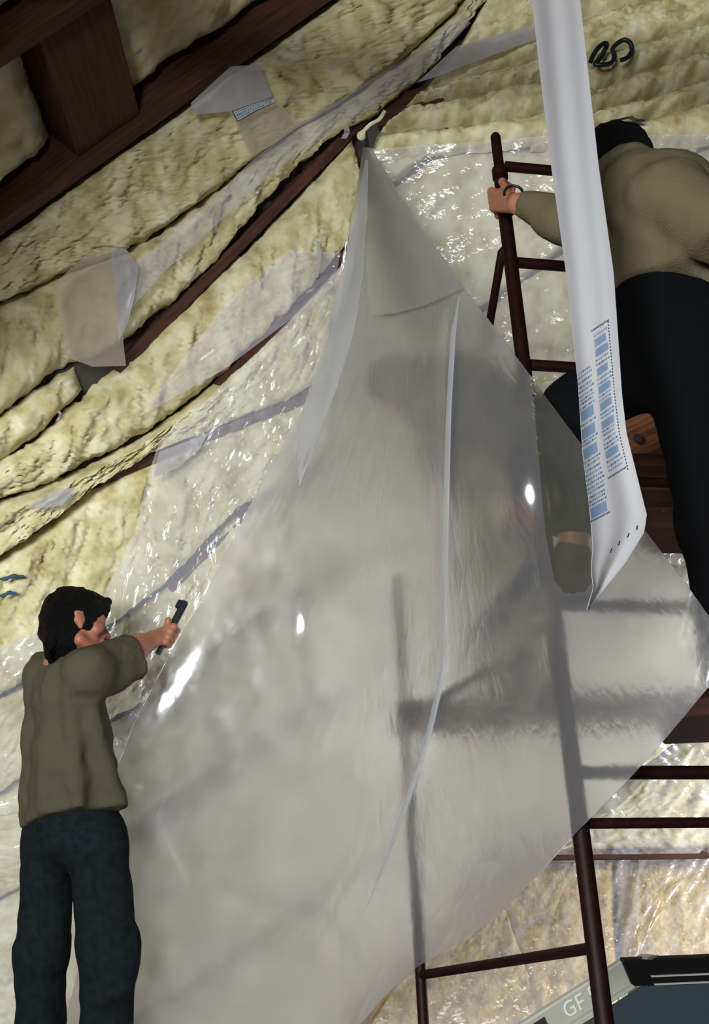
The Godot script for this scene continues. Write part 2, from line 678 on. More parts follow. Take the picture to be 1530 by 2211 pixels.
func make_shell() -> void:
	var zb := W[0].z - 0.16 as float
	var zf := 3.5
	var x0 := -4.2
	var x1 := 3.3
	var hh := 7.0
	var m := Mb.new()
	m.box(Vector3((x0 + x1) / 2, -0.1, (zb + zf) / 2), Basis.IDENTITY, Vector3((x1 - x0) / 2 + 0.2, 0.1, (zf - zb) / 2 + 0.2), 0.002)
	struct("floor", m, M.plywood)
	m = Mb.new()
	m.box(Vector3((x0 + x1) / 2, hh + 0.1, (zb + zf) / 2), Basis.IDENTITY, Vector3((x1 - x0) / 2 + 0.2, 0.1, (zf - zb) / 2 + 0.2), 0.002)
	struct("ceiling", m, M.wall_board)
	wall_with_opening("wall_left", Vector3(x0, 0, zf), Vector3.FORWARD, zf - zb, hh, Vector3(-0.15, 0, 0), Rect2(), M.wall_board)
	wall_with_opening("wall_right", Vector3(x1, 0, zf), Vector3.FORWARD, zf - zb, hh, Vector3(0.15, 0, 0), Rect2(zf + 5.0 - 0.65, 1.0, 1.3, 1.3), M.wall_board)
	wall_with_opening("wall_back", Vector3(x0, 0, zb), Vector3.RIGHT, x1 - x0, hh, Vector3(0, 0, -0.15), Rect2(1.45 - x0, 0.55, 1.6, 1.15), M.wall_board)
	wall_with_opening("wall_front", Vector3(x0, 0, zf), Vector3.RIGHT, x1 - x0, hh, Vector3(0, 0, 0.15), Rect2(-3.6 - x0, 0.55, 3.0, 1.6), M.wall_board)
	window_frame("window_1", Vector3(x1 + 0.1, 1.65, -5.0), Vector3.FORWARD, 1.3, 1.3)
	window_frame("window_2", Vector3(2.25, 1.125, zb - 0.1), Vector3.RIGHT, 1.6, 1.15)
	window_frame("window_3", Vector3(-2.1, 1.35, zf + 0.1), Vector3.RIGHT, 3.0, 1.6)
	m = Mb.new()
	m.box(Vector3((x0 - 1.05) / 2, 3.4, (zf - 0.95) / 2), Basis.IDENTITY, Vector3((-1.05 - x0) / 2, 0.08, (zf + 0.95) / 2), 0.004)  # unseen slabs added to keep window light off the upper-left rafters
	m.box(Vector3((x0 - 1.25) / 2, 3.4, -1.575), Basis.IDENTITY, Vector3((-1.25 - x0) / 2, 0.08, 0.625), 0.004)
	struct("added_shade_slabs", m, M.wall_board)
	m = Mb.new()
	m.box(Vector3(2.40, 1.6, -4.25), Basis.IDENTITY, Vector3(0.90, 1.6, 0.06), 0.004)  # out-of-view wall added to block right-window light from rafters and bending man
	struct("added_shade_wall", m, M.wall_board)
	# boarding behind the batts
	deck("ceiling_left", L, [[-200, 600], [720, -40], [1120, -140], [790, 270], [1060, 1850], [1300, 2500], [-200, 2500]], -0.10)
	deck("ceiling_back", R, [[790, 270], [1800, 250], [1800, 1845], [1050, 1850]], -0.10)
	deck("ceiling_upper", T, [[790, 275], [1120, -120], [1800, -220], [1800, 262]], -0.10)

func deck(called: String, pl: Array, poly: Array, off: float) -> void:
	var m := Mb.new()
	var c := Vector3.ZERO
	var a := []
	for p in poly:
		a.append(on(pl, p[0], p[1], off))
		c += a[-1]
	c /= a.size()
	var b := a.map(func(p): return p - pl[1] * 0.03)
	for i in a.size():
		var j := (i + 1) % a.size()
		m.quad(a[i], a[j], c, c, pl[1])
		m.quad(b[i], b[j], c - pl[1] * 0.03, c - pl[1] * 0.03, -pl[1])
		m.quad(a[i], a[j], b[j], b[i], (a[i] + a[j]) / 2 - c)
	struct(called, m, M.wall_board)

# ------------------------------------------------------------------ batts
# edges are lines over the photograph; the batt lies between them on its plane
func batt(called: String, pl: Array, e0: Array, e1: Array, mt: Material, label: String, group: String, rough := 1.0, cell := 0.015, deep := 0.085) -> MeshInstance3D:
	var A := pts(e0)
	var B := pts(e1)
	var lu := 0.0
	var lv := 0.0
	for k in 8:
		lu += on(pl, along(A, k / 8.0).x, along(A, k / 8.0).y).distance_to(on(pl, along(A, (k + 1) / 8.0).x, along(A, (k + 1) / 8.0).y))
		var a := along(A, (k + 0.5) / 8.0)
		var b := along(B, (k + 0.5) / 8.0)
		lv = maxf(lv, on(pl, a.x, a.y).distance_to(on(pl, b.x, b.y)))
	var nu := clampi(int(lu / cell), 12, 240)
	var nv := clampi(int(lv / cell), 8, 110)
	var g := PackedVector3Array()
	g.resize((nu + 1) * (nv + 1))
	var uvs := PackedVector2Array()
	uvs.resize(g.size())
	var n: Vector3 = pl[1]
	for i in nu + 1:
		var s := float(i) / nu
		var a2 := along(A, s)
		var b2 := along(B, s)
		var a := on(pl, a2.x, a2.y)
		var b := on(pl, b2.x, b2.y)
		var across := (b - a).normalized()
		for j in nv + 1:
			var t := float(j) / nv
			var p := a.lerp(b, t)
			var ed := minf(minf(t, 1 - t) * lv, minf(s, 1 - s) * lu)
			var full := 1.0 - pow(1.0 - clampf(ed / 0.075, 0, 1), 2.4)
			var w := Vector3(s * lu * 0.55 + a.x, t * lv + b.y, 0.4 * a.y)
			var big := nz.get_noise_3dv(w)
			var mid := nz.get_noise_3dv(w * 2.2 + Vector3(7, 3, 1))
			var fine := nf.get_noise_3dv(w)
			var fold := absf(nz.get_noise_3dv(Vector3(w.x * 0.8, w.y * 1.5, 5)))
			var hgt := -deep * (1.0 - full) + full * rough * (0.042 * big + 0.015 * mid + 0.006 * fine - 0.014 * maxf(0.0, 0.12 - fold) / 0.12)
			p += n * hgt + across * (0.020 * mid * rough * (1.0 if ed < 0.1 else 0.4))
			g[j * (nu + 1) + i] = p
			uvs[j * (nu + 1) + i] = Vector2(s * lu, t * lv)
	var m := Mb.new()
	m.grid(g, nu + 1, nv + 1, n, uvs)
	var o := obj(called, m, mt)
	tag(o, label, "insulation", group)
	return o

func make_left_batts() -> void:
	var S0 := [-420, 840, 0, 518, 170, 391, 415, 218, 500, 149, 595, 94, 700, 18, 800, -60]
	var mid := [-420, 970, 0, 660, 100, 612, 200, 570, 330, 520, 440, 440, 540, 360, 640, 285, 760, 215, 880, 130, 990, 30, 1060, -60]
	var S1 := [-420, 1188, 0, 903, 80, 843, 170, 785, 265, 745, 380, 660, 455, 588, 530, 500, 580, 432, 660, 352, 745, 281, 800, 262, 860, 217, 905, 182, 960, 130, 995, 70, 1060, -10, 1110, -70]
	batt("glass_wool_batt", L, S0, mid, M.glass_wool, "yellow glass wool batt tucked directly under the lowest dark rafter", "batts on the left slope")
	batt("glass_wool_batt", L, mid, S1, M.glass_wool, "ragged yellow batt above the red rafter gap, running up to the hip", "batts on the left slope")
	batt("glass_wool_batt", L, [-420, 1178, 0, 908, 80, 850, 172, 792], [-420, 1286, 0, 1006, 85, 948, 192, 846], M.glass_wool, "short loose yellow batt strip poking out at the left edge", "batts on the left slope")
	batt("glass_wool_batt", L, [-420, 1290, 0, 1010, 90, 950, 190, 858, 280, 778, 400, 668, 470, 600, 548, 540, 620, 462, 690, 390, 768, 300, 780, 290], [-420, 1210, 0, 1085, 130, 1040, 240, 985, 330, 935, 450, 850, 560, 752, 640, 674, 738, 566, 800, 480, 815, 440], M.glass_wool, "long yellow batt below the red rafter gap, ending at the sheet's top", "batts on the left slope")
	batt("glass_wool_batt", L, [-420, 1210, 0, 1090, 130, 1046, 240, 992, 330, 942, 450, 857, 560, 760, 640, 682, 742, 574, 830, 490], [-420, 1442, 0, 1212, 100, 1140, 200, 1060, 325, 985, 455, 936, 627, 872, 760, 790, 880, 700], M.glass_wool, "pale batt half under shiny film, beside the big sheet's left edge", "batts on the left slope")
	batt("glass_wool_batt", L, [-420, 1438, 0, 1218, 100, 1148, 200, 1070, 325, 1000, 455, 950, 627, 886, 760, 808, 900, 705], [-420, 1720, 0, 1520, 100, 1455, 200, 1395, 300, 1322, 395, 1245, 430, 1204, 510, 1114, 700, 1000, 925, 850], M.glass_wool, "deep yellow batt with blue pen marks above the stapling man", "batts on the left slope")
	batt("glass_wool_batt", L, [-420, 1730, 0, 1530, 100, 1466, 200, 1406, 300, 1336, 397, 1262, 440, 1215, 520, 1126, 700, 1012, 930, 870], [-420, 1938, 0, 1728, 100, 1662, 240, 1572, 300, 1538, 480, 1400, 700, 1250, 960, 1120], M.glass_wool, "batt under film behind the stapling man's head and arm", "batts on the left slope", 0.7)
	batt("glass_wool_batt", L, [-420, 1948, 0, 1738, 100, 1674, 240, 1584, 300, 1550, 480, 1412, 700, 1262, 965, 1132], [-80, 2010, 100, 1900, 300, 1790, 480, 1660, 700, 1520, 1000, 1380], M.glass_wool, "batt under film behind the stapling man's waist", "batts on the left slope", 0.7)
	batt("glass_wool_batt", L, [-80, 2020, 100, 1912, 300, 1802, 480, 1672, 700, 1532, 1005, 1392], [-80, 2330, 200, 2260, 400, 2150, 600, 2010, 800, 1850, 1035, 1650], M.glass_wool, "batt under film behind the stapling man's legs", "batts on the left slope", 0.6, 0.02)
	batt("glass_wool_batt", L, [200, 2275, 400, 2162, 600, 2022, 800, 1862, 1035, 1662], [500, 2420, 700, 2330, 840, 2180, 960, 2040, 1060, 1850], M.glass_wool, "batt seen below the ragged bottom edge of the big sheet", "batts on the left slope", 0.6, 0.02)
	# rafters that show in the gaps
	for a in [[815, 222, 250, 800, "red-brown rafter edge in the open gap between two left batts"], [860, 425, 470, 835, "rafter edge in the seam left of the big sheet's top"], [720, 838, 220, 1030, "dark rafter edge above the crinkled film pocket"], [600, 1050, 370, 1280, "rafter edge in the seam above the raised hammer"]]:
		var o := timber("rafter", on(L, a[0], a[1], -0.065), on(L, a[2], a[3], -0.065), L[1], 0.05, 0.045, M.shaded_red_pine)
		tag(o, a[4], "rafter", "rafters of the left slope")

func make_upper_batts() -> void:
	var g := "batts of the upper gable"
	var t0 := [985, 92, 1160, 45, 1350, 0, 1600, -62]
	var t1 := [905, 184, 1010, 160, 1165, 120, 1290, 100, 1450, 55, 1620, 8]
	var t2 := [868, 216, 950, 197, 1100, 168, 1165, 150, 1290, 172, 1400, 132, 1530, 88, 1620, 62]
	var t3 := [818, 262, 930, 252, 1080, 242, 1180, 218, 1290, 222, 1400, 190, 1530, 152, 1620, 126]
	var t4 := [796, 322, 900, 312, 1030, 302, 1190, 286, 1290, 262, 1400, 240, 1530, 200, 1620, 172]
	batt("glass_wool_batt", T, [1080, -90, 1250, -120, 1620, -200], t0, M.glass_wool, "topmost ochre batt at the photo's upper right corner", g)
	batt("glass_wool_batt", T, t0, t1, M.glass_wool, "pale upper batt with the dark green curl of strapping", g)
	batt("glass_wool_batt", T, t1, t2, M.glass_wool, "thin yellow batt just above the dark hip corner", g)
	batt("glass_wool_batt", T, [866, 222, 950, 205, 1100, 172, 1165, 156, 1290, 176, 1400, 138, 1530, 94, 1620, 70], t3, M.glass_wool, "shaggy brownish batt right of the dark hip corner", g)
	batt("glass_wool_batt", T, [812, 270, 930, 258, 1080, 246, 1180, 222, 1290, 226, 1400, 194, 1530, 158, 1620, 132], t4, M.glass_wool, "lowest upper batt along the sheeted wall's top edge", g)
	batt("glass_wool_batt", T, [1150, 288, 1290, 266, 1400, 244, 1530, 206, 1620, 180], [1150, 300, 1290, 298, 1400, 300, 1620, 280], M.glass_wool, "sliver of batt over the bending man's dark hair", g, 0.6)
	var o := timber("nailing_block", on(T, 820, 240, -0.075), on(T, 950, 206, -0.075), T[1], 0.05, 0.10, M.shaded_red_pine)
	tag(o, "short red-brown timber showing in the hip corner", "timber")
	o = timber("nailing_block", on(T, 815, 264, -0.07), on(T, 940, 255, -0.07), T[1], 0.04, 0.06, M.shaded_red_pine)
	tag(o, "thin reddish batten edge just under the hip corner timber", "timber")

func make_back_batts() -> void:
	# back slope: strips rising to the right, clipped between the gable line and the wall plate
	var c := 620.0
	var names := ["batt behind the head of the sheet on the back slope", "batt behind the bending man's shoulders", "bright film-covered batt behind the scaffold's upper rungs", "batt behind the bending man's thighs", "batt behind the middle of the scaffold", "batt behind the right corner of the big sheet", "lowest batt of the back slope above the wall plate"]
	for k in 8:
		var c0 := c + 6
		var c1 := c + 414
		c += 420
		var x0 := maxf(800.0, (c0 - 1850.0) / 0.75)
		var x1 := minf(1700.0, (c1 - 310.0) / 0.75)
		if x1 - x0 < 60:
			continue
		var e0 := []
		var e1 := []
		for i in 25:
			var x := lerpf(x0, x1, i / 24.0)
			var top := 318.0 if x < 1190 else 300.0
			e0.append_array([x, clampf(c0 - 0.75 * x, top, 1846)])
			e1.append_array([x, clampf(c1 - 0.75 * x, top + 2, 1848)])
		batt("glass_wool_batt", R, e0, e1, M.glass_wool, "yellow " + names[mini(k, 6)], "batts of the back slope", 0.6, 0.022)
	batt("glass_wool_batt", W, [1046, 1864, 1092, 1955, 1172, 2150, 1200, 2330], [1040, 1872, 900, 2030, 700, 2330], M.ochre_wool, "ochre batt in the low corner beside the scaffold's slim post", "batts of the low back wall", 0.6, 0.02)
	batt("glass_wool_batt", W, [1048, 1858, 1180, 1858, 1330, 1856], [1205, 2330, 1260, 2320, 1345, 2300], M.ochre_wool, "ochre wall batt left of the main scaffold post", "batts of the low back wall", 0.45, 0.02)
	batt("glass_wool_batt", W, [1334, 1856, 1500, 1854, 1700, 1850], [1350, 2100, 1500, 2100, 1700, 2090], M.ochre_wool, "ochre wall batt right of the main scaffold post", "batts of the low back wall", 0.45, 0.02)
	var m := timber("wall_plate", on(W, 1030, 1850, 0.0), on(W, 1750, 1842, 0.0), W[1], 0.07, 0.05, M.shaded_red_pine)
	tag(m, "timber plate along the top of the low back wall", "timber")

# film laid a little proud of a plane between two edges
func film(called: String, pl: Array, e0: Array, e1: Array, off: float, amp: float, mt: Material, stretch: Vector2, parent: Node = self, cell := 0.015) -> MeshInstance3D:
	var A := pts(e0)
	var B := pts(e1)
	var lu := 0.0
	var lv := 0.0
	for k in 8:
		lu += on(pl, along(A, k / 8.0).x, along(A, k / 8.0).y).distance_to(on(pl, along(A, (k + 1) / 8.0).x, along(A, (k + 1) / 8.0).y))
		var a := along(A, (k + 0.5) / 8.0)
		var b := along(B, (k + 0.5) / 8.0)
		lv = maxf(lv, on(pl, a.x, a.y).distance_to(on(pl, b.x, b.y)))
	var nu := clampi(int(lu / cell), 6, 220)
	var nv := clampi(int(lv / cell), 6, 220)
	var g := PackedVector3Array()
	g.resize((nu + 1) * (nv + 1))
	var uvs := PackedVector2Array()
	uvs.resize(g.size())
	for i in nu + 1:
		var s := float(i) / nu
		var a2 := along(A, s)
		var b2 := along(B, s)
		for j in nv + 1:
			var t := float(j) / nv
			var q := a2.lerp(b2, t)
			var w := Vector2(s * lu, t * lv)
			var r := nw.get_noise_3d(w.x * stretch.x + off * 9, w.y * stretch.y, 3.0 * pl[0].x)
			var big := nz.get_noise_3d(w.x * 0.8, w.y * 0.8, 4.0)
			g[j * (nu + 1) + i] = on(pl, q.x, q.y, off + amp * r + amp * 1.6 * big)
			uvs[j * (nu + 1) + i] = w if mt != M.faded_lettering else Vector2(s, t)
	var m := Mb.new()
	m.grid(g, nu + 1, nv + 1, pl[1], uvs)
	return obj(called, m, mt, parent)

func make_films() -> void:
	var o := film("clear_film", L, [742, 566, 640, 676, 560, 756, 450, 858, 345, 950, 325, 1010, 290, 1150, 220, 1290, 120, 1345, -60, 1420], [960, 900, 980, 1120, 1000, 1350, 1030, 1650, 1060, 1850, 1180, 2260, 900, 2350, 600, 2400, 300, 2400, -60, 2400], 0.055, 0.016, M.clear_film, Vector2(0.9, 0.35))
	tag(o, "crinkled clear film stapled over the batts behind the stapling man", "plastic film", "films over the batts")
	o = film("clear_film", R, [800, 322, 1000, 308, 1190, 292, 1400, 292, 1720, 285], [1060, 1846, 1150, 1846, 1250, 1845, 1400, 1844, 1720, 1840], 0.05, 0.016, M.clear_film, Vector2(0.6, 0.9))
	tag(o, "glossy clear film over the back slope behind the scaffold", "plastic film", "films over the batts")
	o = film("clear_film", W, [1040, 1860, 1200, 1858, 1450, 1856, 1720, 1850], [720, 2330, 1330, 2300, 1340, 2100, 1720, 2090], 0.05, 0.012, M.clear_film, Vector2(2.2, 0.25))
	tag(o, "clear film with upright wrinkles on the low back wall", "plastic film", "films over the batts")
	o = film("film_strip", T, [900, 178, 985, 100, 1165, 48], [935, 168, 1020, 135, 1165, 82], 0.045, 0.005, M.scrap_film, Vector2(0.6, 0.6))
	tag(o, "pale lavender film strip across the upper batts", "film strip")
	o = film("film_strip", L, [252, 590, 335, 535, 440, 448, 540, 350, 640, 272, 765, 195, 900, 110, 1000, 25], [262, 690, 350, 590, 460, 492, 560, 395, 660, 316, 790, 240, 905, 165, 1015, 50], 0.045, 0.006, M.flat_film, Vector2(0.6, 0.6))
	tag(o, "clear film flap along the hip edge of the left slope", "film strip")
	o = film("film_strip", L, [490, 650, 620, 540, 735, 545], [300, 900, 480, 800, 720, 620], 0.04, 0.008, M.flat_film, Vector2(0.6, 0.9))
	tag(o, "clear lapping film edge above the crinkled film", "film strip")
	# paper-like scraps of printed film
	o = film("film_scrap", L, [412, 222, 498, 143, 560, 140], [420, 248, 500, 240, 588, 208], 0.055, 0.003, M.scrap_film, Vector2(0.6, 0.6))
	tag(o, "flat grey film scrap under the lowest dark rafter", "film scrap")
	o = film("film_scrap", L, [494, 238, 540, 222, 590, 212], [540, 338, 590, 312, 648, 272], 0.06, 0.004, M.pink_scrap_film, Vector2(0.6, 0.6))
	tag(o, "pale printed film scrap below the flat grey scrap", "film scrap")
	var pr := film("blue_lettering", L, [500, 240, 545, 224, 592, 212], [512, 262, 548, 240, 594, 220], 0.068, 0.002, M.faded_lettering, Vector2(0.6, 0.6), o)
	pr.set_meta("label", "faded blue print")
	o = film("film_scrap", L, [118, 612, 180, 555, 243, 538], [140, 770, 200, 792, 272, 790], 0.055, 0.004, M.pink_scrap_film, Vector2(0.5, 0.5))
	tag(o, "large dull beige film scrap hanging over the left batts", "film scrap")
	o = film("film_scrap", L, [240, 540, 270, 535, 300, 575], [258, 735, 275, 700, 290, 640], 0.062, 0.008, M.scrap_film, Vector2(0.9, 0.9))
	tag(o, "small pleated lavender film tab beside the beige scrap", "film scrap")
	o = film("film_scrap", L, [345, 975, 400, 955, 450, 935], [330, 1030, 385, 1010, 430, 970], 0.075, 0.004, M.scrap_film, Vector2(0.6, 0.6))
	tag(o, "bluish film scrap at the corner of the crinkled film", "film scrap")
	o = film("film_scrap", L, [75, 1082, 130, 1055, 165, 1052], [60, 1100, 110, 1095, 135, 1092], 0.06, 0.006, M.scrap_film, Vector2(0.6, 0.6))
	tag(o, "crumpled lavender film scrap near the left edge", "film scrap")

# ------------------------------------------------------------------ roof over the camera's left
func make_roof_front() -> void:
	var nC: Vector3 = C[1]
	var a0: Vector3 = C[0] - dS0 * 2.2
	var b0: Vector3 = C[0] + dS0 * 3.4
	# boarding
	var m := Mb.new()
	m.box((a0 + b0) / 2 - nC * 0.235 + Vector3(0, 0, 1.6), Basis(dS0, -nC, dS0.cross(-nC)), Vector3(2.8, 0.015, 1.75), 0.002)
	struct("ceiling_front", m, M.wall_board)
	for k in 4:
		var o := timber("dark_rafter", a0 - nC * 0.10 + Vector3(0, 0, 0.035 + 0.60 * k), b0 - nC * 0.10 + Vector3(0, 0, 0.035 + 0.60 * k), nC, 0.20, 0.06, M.shaded_red_pine)
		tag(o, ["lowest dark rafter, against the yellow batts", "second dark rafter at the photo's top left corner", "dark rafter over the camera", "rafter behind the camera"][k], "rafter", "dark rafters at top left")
	# blocking and batts in the bays
	for k in 2:
		var z0: float = 0.065 + 0.60 * k
		var at := on(C, 205, 140)
		var s: float = (at - C[0]).dot(dS0)
		if k == 0:
			var o := timber("blocking", C[0] + dS0 * s - nC * 0.11 + Vector3(0, 0, z0), C[0] + dS0 * s - nC * 0.11 + Vector3(0, 0, z0 + 0.54), nC, 0.15, 0.30, M.old_plank)
			tag(o, "wide wood block between the two dark rafters", "timber")
		for half in ([[-2.2, s - 0.16], [s + 0.16, 3.3]] if k == 0 else [[-2.2, 3.3]]):
			var nu := 90
			var nv := 22
			var g := PackedVector3Array()
			for j in nv + 1:
				for i in nu + 1:
					var q: Vector3 = C[0] + dS0 * lerpf(half[0], half[1], float(i) / nu) + Vector3(0, 0, z0 + 0.54 * j / nv)
					var ed := minf(minf(j, nv - j) / float(nv) * 0.54, minf(i, nu - i) / float(nu) * 2.0)
					q -= nC * (0.11 + 0.08 * pow(1 - clampf(ed / 0.08, 0, 1), 2) - 0.05 * nz.get_noise_3dv(q))
					g.append(q)
			m = Mb.new()
			m.grid(g, nu + 1, nv + 1, nC)
			var o := obj("glass_wool_batt", m, M.glass_wool)
			tag(o, ("yellow batt left of the wood block between dark rafters" if half[0] < -2 else "yellow batt right of the wood block between dark rafters") if k == 0 else "yellow batt above the second dark rafter", "insulation", "batts between the dark rafters")

# ------------------------------------------------------------------ scaffold
var post_top: Vector3
func post_at(py: float) -> Vector3:      # axis of the main post at the height seen at that row
	var r := ray(1065.0 + 0.1223 * (py - 290.0) + 4.0, py)
	return EYE + r * (-2.6 / r.z)

func make_scaffold() -> void:
	var base := post_at(1250)
	base.y = 0
	var top := post_at(290).y
	var root := thing("tube_scaffold", base, "tall reddish-brown tube scaffold frame with rungs, gripped by the bending man", "scaffold")
	var m := Mb.new()
	m.tube([base, base + Vector3.UP * (top - 0.16), base + Vector3.UP * (top - 0.155)], [0.0212, 0.0212, 0.020], 20)
	obj("post", m, M.painted_steel, root)
	m = Mb.new()
	m.tube([base + Vector3.UP * (top - 0.16), base + Vector3.UP * (top - 0.012), base + Vector3.UP * top], [0.0165, 0.0165, 0.011], 16)
	obj("coupling_pin", m, M.painted_steel, root)
	m = Mb.new()
	m.tube([base + Vector3.UP * (top - 0.185), base + Vector3.UP * (top - 0.15)], [0.0245, 0.0245], 18)
	obj("collar", m, M.painted_steel, root)
	var dr := Vector3(cos(deg_to_rad(10)), 0, -sin(deg_to_rad(10)))
	for py in [358, 566, 787, 1030, 1305]:
		var h := post_at(py).y
		m = Mb.new()
		m.tube([base + Vector3.UP * h + dr * 0.02, base + Vector3.UP * h + dr * 1.30], [0.0165], 14)
		obj("rung", m, M.painted_steel, root)
	for py in [1668, 1778]:
		var h := post_at(py).y
		m = Mb.new()
		m.tube([base + Vector3.UP * h + dr * 0.02, base + Vector3.UP * h + dr * 1.30], [0.0125 if py > 1700 else 0.0165], 14)
		obj("rung", m, M.painted_steel, root)
	# far upright of the same frame
	m = Mb.new()
	m.tube([base + dr * 1.32, base + dr * 1.32 + Vector3.UP * (top - 0.16)], [0.0212], 18)
	obj("post", m, M.painted_steel, root)
	# bent inner brace beside the post
	m = Mb.new()
	var bp := []
	for q in [[1098, 545, 0.0], [1091, 533, 0.0], [1083, 545, 0.01], [1077, 580, 0.05], [1058, 690, 0.2], [1045, 800, 0.42], [1034, 1000, 0.72], [1026, 1300, 0.95]]:
		var r := ray(q[0], q[1])
		bp.append(EYE + r * (-(2.62 + q[2]) / r.z))
	m.tube(bp, [0.0135], 12)
	obj("brace", m, M.painted_steel, root)
	# slim second upright and the ledger to it
	var z2 := -3.5
	var p2 := upright(910, 2140, z2)
	p2.y = 0
	m = Mb.new()
	m.tube([p2, p2 + Vector3.UP * 2.95], [0.0165], 16)
	obj("post", m, M.painted_steel, root)
	var ph := post_at(2046)
	m = Mb.new()
	m.tube([ph, Vector3(p2.x, ph.y, p2.z)], [0.013], 12)
	obj("ledger", m, M.painted_steel, root)
	m = Mb.new()
	var hh := post_at(1305).y
	m.tube([base + Vector3.UP * (hh - 0.05), Vector3(p2.x, hh - 0.05, p2.z)], [0.013], 12)
	obj("ledger", m, M.painted_steel, root)
	for b in [base, p2, base + dr * 1.32]:
		m = Mb.new()
		m.box(b + Vector3.UP * 0.006, Basis.IDENTITY, Vector3(0.06, 0.006, 0.06), 0.002)
		obj("base_plate", m, M.painted_steel, root)
	# wooden planks behind the bending man's legs
	for a in [[1330, 1026, 1640, 1030, 3.55, 0.045, 0.22, "dark plank just above the thin pale metal edge"], [1370, 1078, 1640, 1080, 3.5, 0.05, 0.24, "dark scaffold plank behind the bending man's legs"], [1375, 1146, 1640, 1146, 3.45, 0.07, 0.20, "lowest dark plank under the thin pale metal edge"]]:
		var o := timber("scaffold_plank", P(a[0], a[1], a[4]), P(a[2], a[3], a[4] - 0.1), Vector3.BACK, a[6], a[5], M.old_plank)
		tag(o, a[7], "plank", "planks behind the bending man")
	var o := timber("metal_edge", P(1380, 1106, 3.38), P(1640, 1106, 3.28), Vector3.BACK, 0.02, 0.012, M.aluminium)
	tag(o, "thin pale metal edging between the dark planks", "edging")
	o = timber("knotty_board", P(1300, 985, 3.75), P(1520, 880, 3.75), Vector3(0, 0.35, 1), 0.06, 0.20, M.pine)
	tag(o, "knotty brown board between the bending man's thighs", "board")
	m = Mb.new()
	m.tube([P(1376, 946, 3.66), P(1376, 946, 3.70)], [0.016], 10)
	var k := obj("knot", m, M.ink_dark, o)
	k.transform = o.transform.affine_inverse()
	k.mesh = m.mesh()
	k.mesh.surface_set_material(0, M.ink_dark)
	# plank that carries the bending man's right foot, and the one under the hidden man
	o = timber("scaffold_plank", P(1440, 1560, 2.75), P(1900, 1540, 2.68), Vector3.BACK, 0.28, 0.045, M.old_plank)
	tag(o, "dark plank at the right edge, just below the big sheet's corner", "plank")
	o = timber("scaffold_plank", Vector3(p2.x - 0.03, hh - 0.012, -3.60), Vector3(1.7, hh - 0.012, -3.60), Vector3.BACK, 0.30, 0.045, M.old_plank)
	tag(o, "plank behind the big sheet under the blurred worker", "plank")
	make_deck(base)

# metal scaffold deck at the lower right, seen from below
func make_deck(base: Vector3) -> void:
	var a := P(1340, 2074, 3.0)
	var l := (P(1085, 2236, 2.9) - a).normalized()
	var r := (P(1640, 2062, 3.05) - a).normalized()
	var up := r.cross(l).normalized()
	if up.y < 0:
		up = -up
	var root := thing("scaffold_deck", a, "grey metal scaffold deck at the lower right with a printed side rail", "scaffold deck")
	var len := 1.1
	var bs := Basis(l, up, r)
	var be := Basis(r, up, l)
	var m := Mb.new()
	var hd := P(1295, 2148, 3.0) - P(1295, 2077, 3.0)
	hd = (hd - l * hd.dot(l)).normalized()
	var out := l.cross(hd).normalized()
	if out.dot(EYE - a) < 0:
		out = -out
	m.box(a + l * len / 2 + hd * 0.034, Basis(l, hd, out), Vector3(len / 2, 0.038, 0.010))
	m.box(a + l * len / 2 + hd * 0.074 + out * 0.006, Basis(l, hd, out), Vector3(len / 2, 0.0035, 0.016), 0.001)
	obj("side_rail", m, M.aluminium_label, root)
	m = Mb.new()
	m.box(a + r * 0.6 + hd * 0.036, Basis(r, hd, r.cross(hd).normalized()), Vector3(0.6, 0.042, 0.012))
	obj("end_rail", m, M.dark_steel, root)
	m = Mb.new()
	m.box(a + r * 0.6 + l * 0.03 + hd * 0.078, be, Vector3(0.56, 0.006, 0.03), 0.002)
	obj("cross_bar", m, M.deck_underside, root)
	for k in 2:
		m = Mb.new()
		m.box(a + r * 0.6 + hd * (0.046 + 0.026 * k) + out * 0.016, Basis(r, hd, r.cross(hd).normalized()), Vector3(0.54, 0.0022, 0.003), 0.001)
		obj("cross_bar", m, M.aluminium_label, root)
	m = Mb.new()
	m.box(a + r * 0.62 + l * 0.20 + hd * 0.072, bs, Vector3(0.18, 0.006, 0.57), 0.002)
	obj("deck_panel", m, M.deck_underside, root)
	m = Mb.new()
	m.box(a + r * 0.06 - l * 0.016, be, Vector3(0.010, 0.046, 0.012), 0.002)
	obj("hook_bracket", m, M.aluminium, root)
	# writing on the rail
	var face := out * 0.0112 + hd * 0.032
	for w in [["GF 5", 0.155], ["AN", 0.43]]:
		var t := TextMesh.new()
		t.text = w[0]
		t.font_size = 32
		t.pixel_size = 0.0018
		t.depth = 0.0016
		var f := SystemFont.new()
		f.font_names = PackedStringArray(["Droid Sans"])
		t.font = f
		t.material = M.ink_pale
		var o := MeshInstance3D.new()
		o.name = "lettering"
		o.set_meta("kind", "stuff")
		o.mesh = t
		root.add_child(o, true)
		o.transform = Transform3D(Basis(-l, -hd, out), l * w[1] + face)
	m = Mb.new()
	var c := a + l * 0.285 + face
	var sh := [Vector2(-0.018, 0.022), Vector2(0.018, 0.022), Vector2(0.018, -0.005), Vector2(0, -0.024), Vector2(-0.018, -0.005)]
	for i in 5:
		var p0 = c + out * 0.001 - l * sh[i].x - hd * sh[i].y
		var p1 = c + out * 0.001 - l * sh[(i + 1) % 5].x - hd * sh[(i + 1) % 5].y
		m.quad(p0, p1, c + out * 0.001, c + out * 0.001, out)
	obj("shield_emblem", m, M.ink_dark, root)

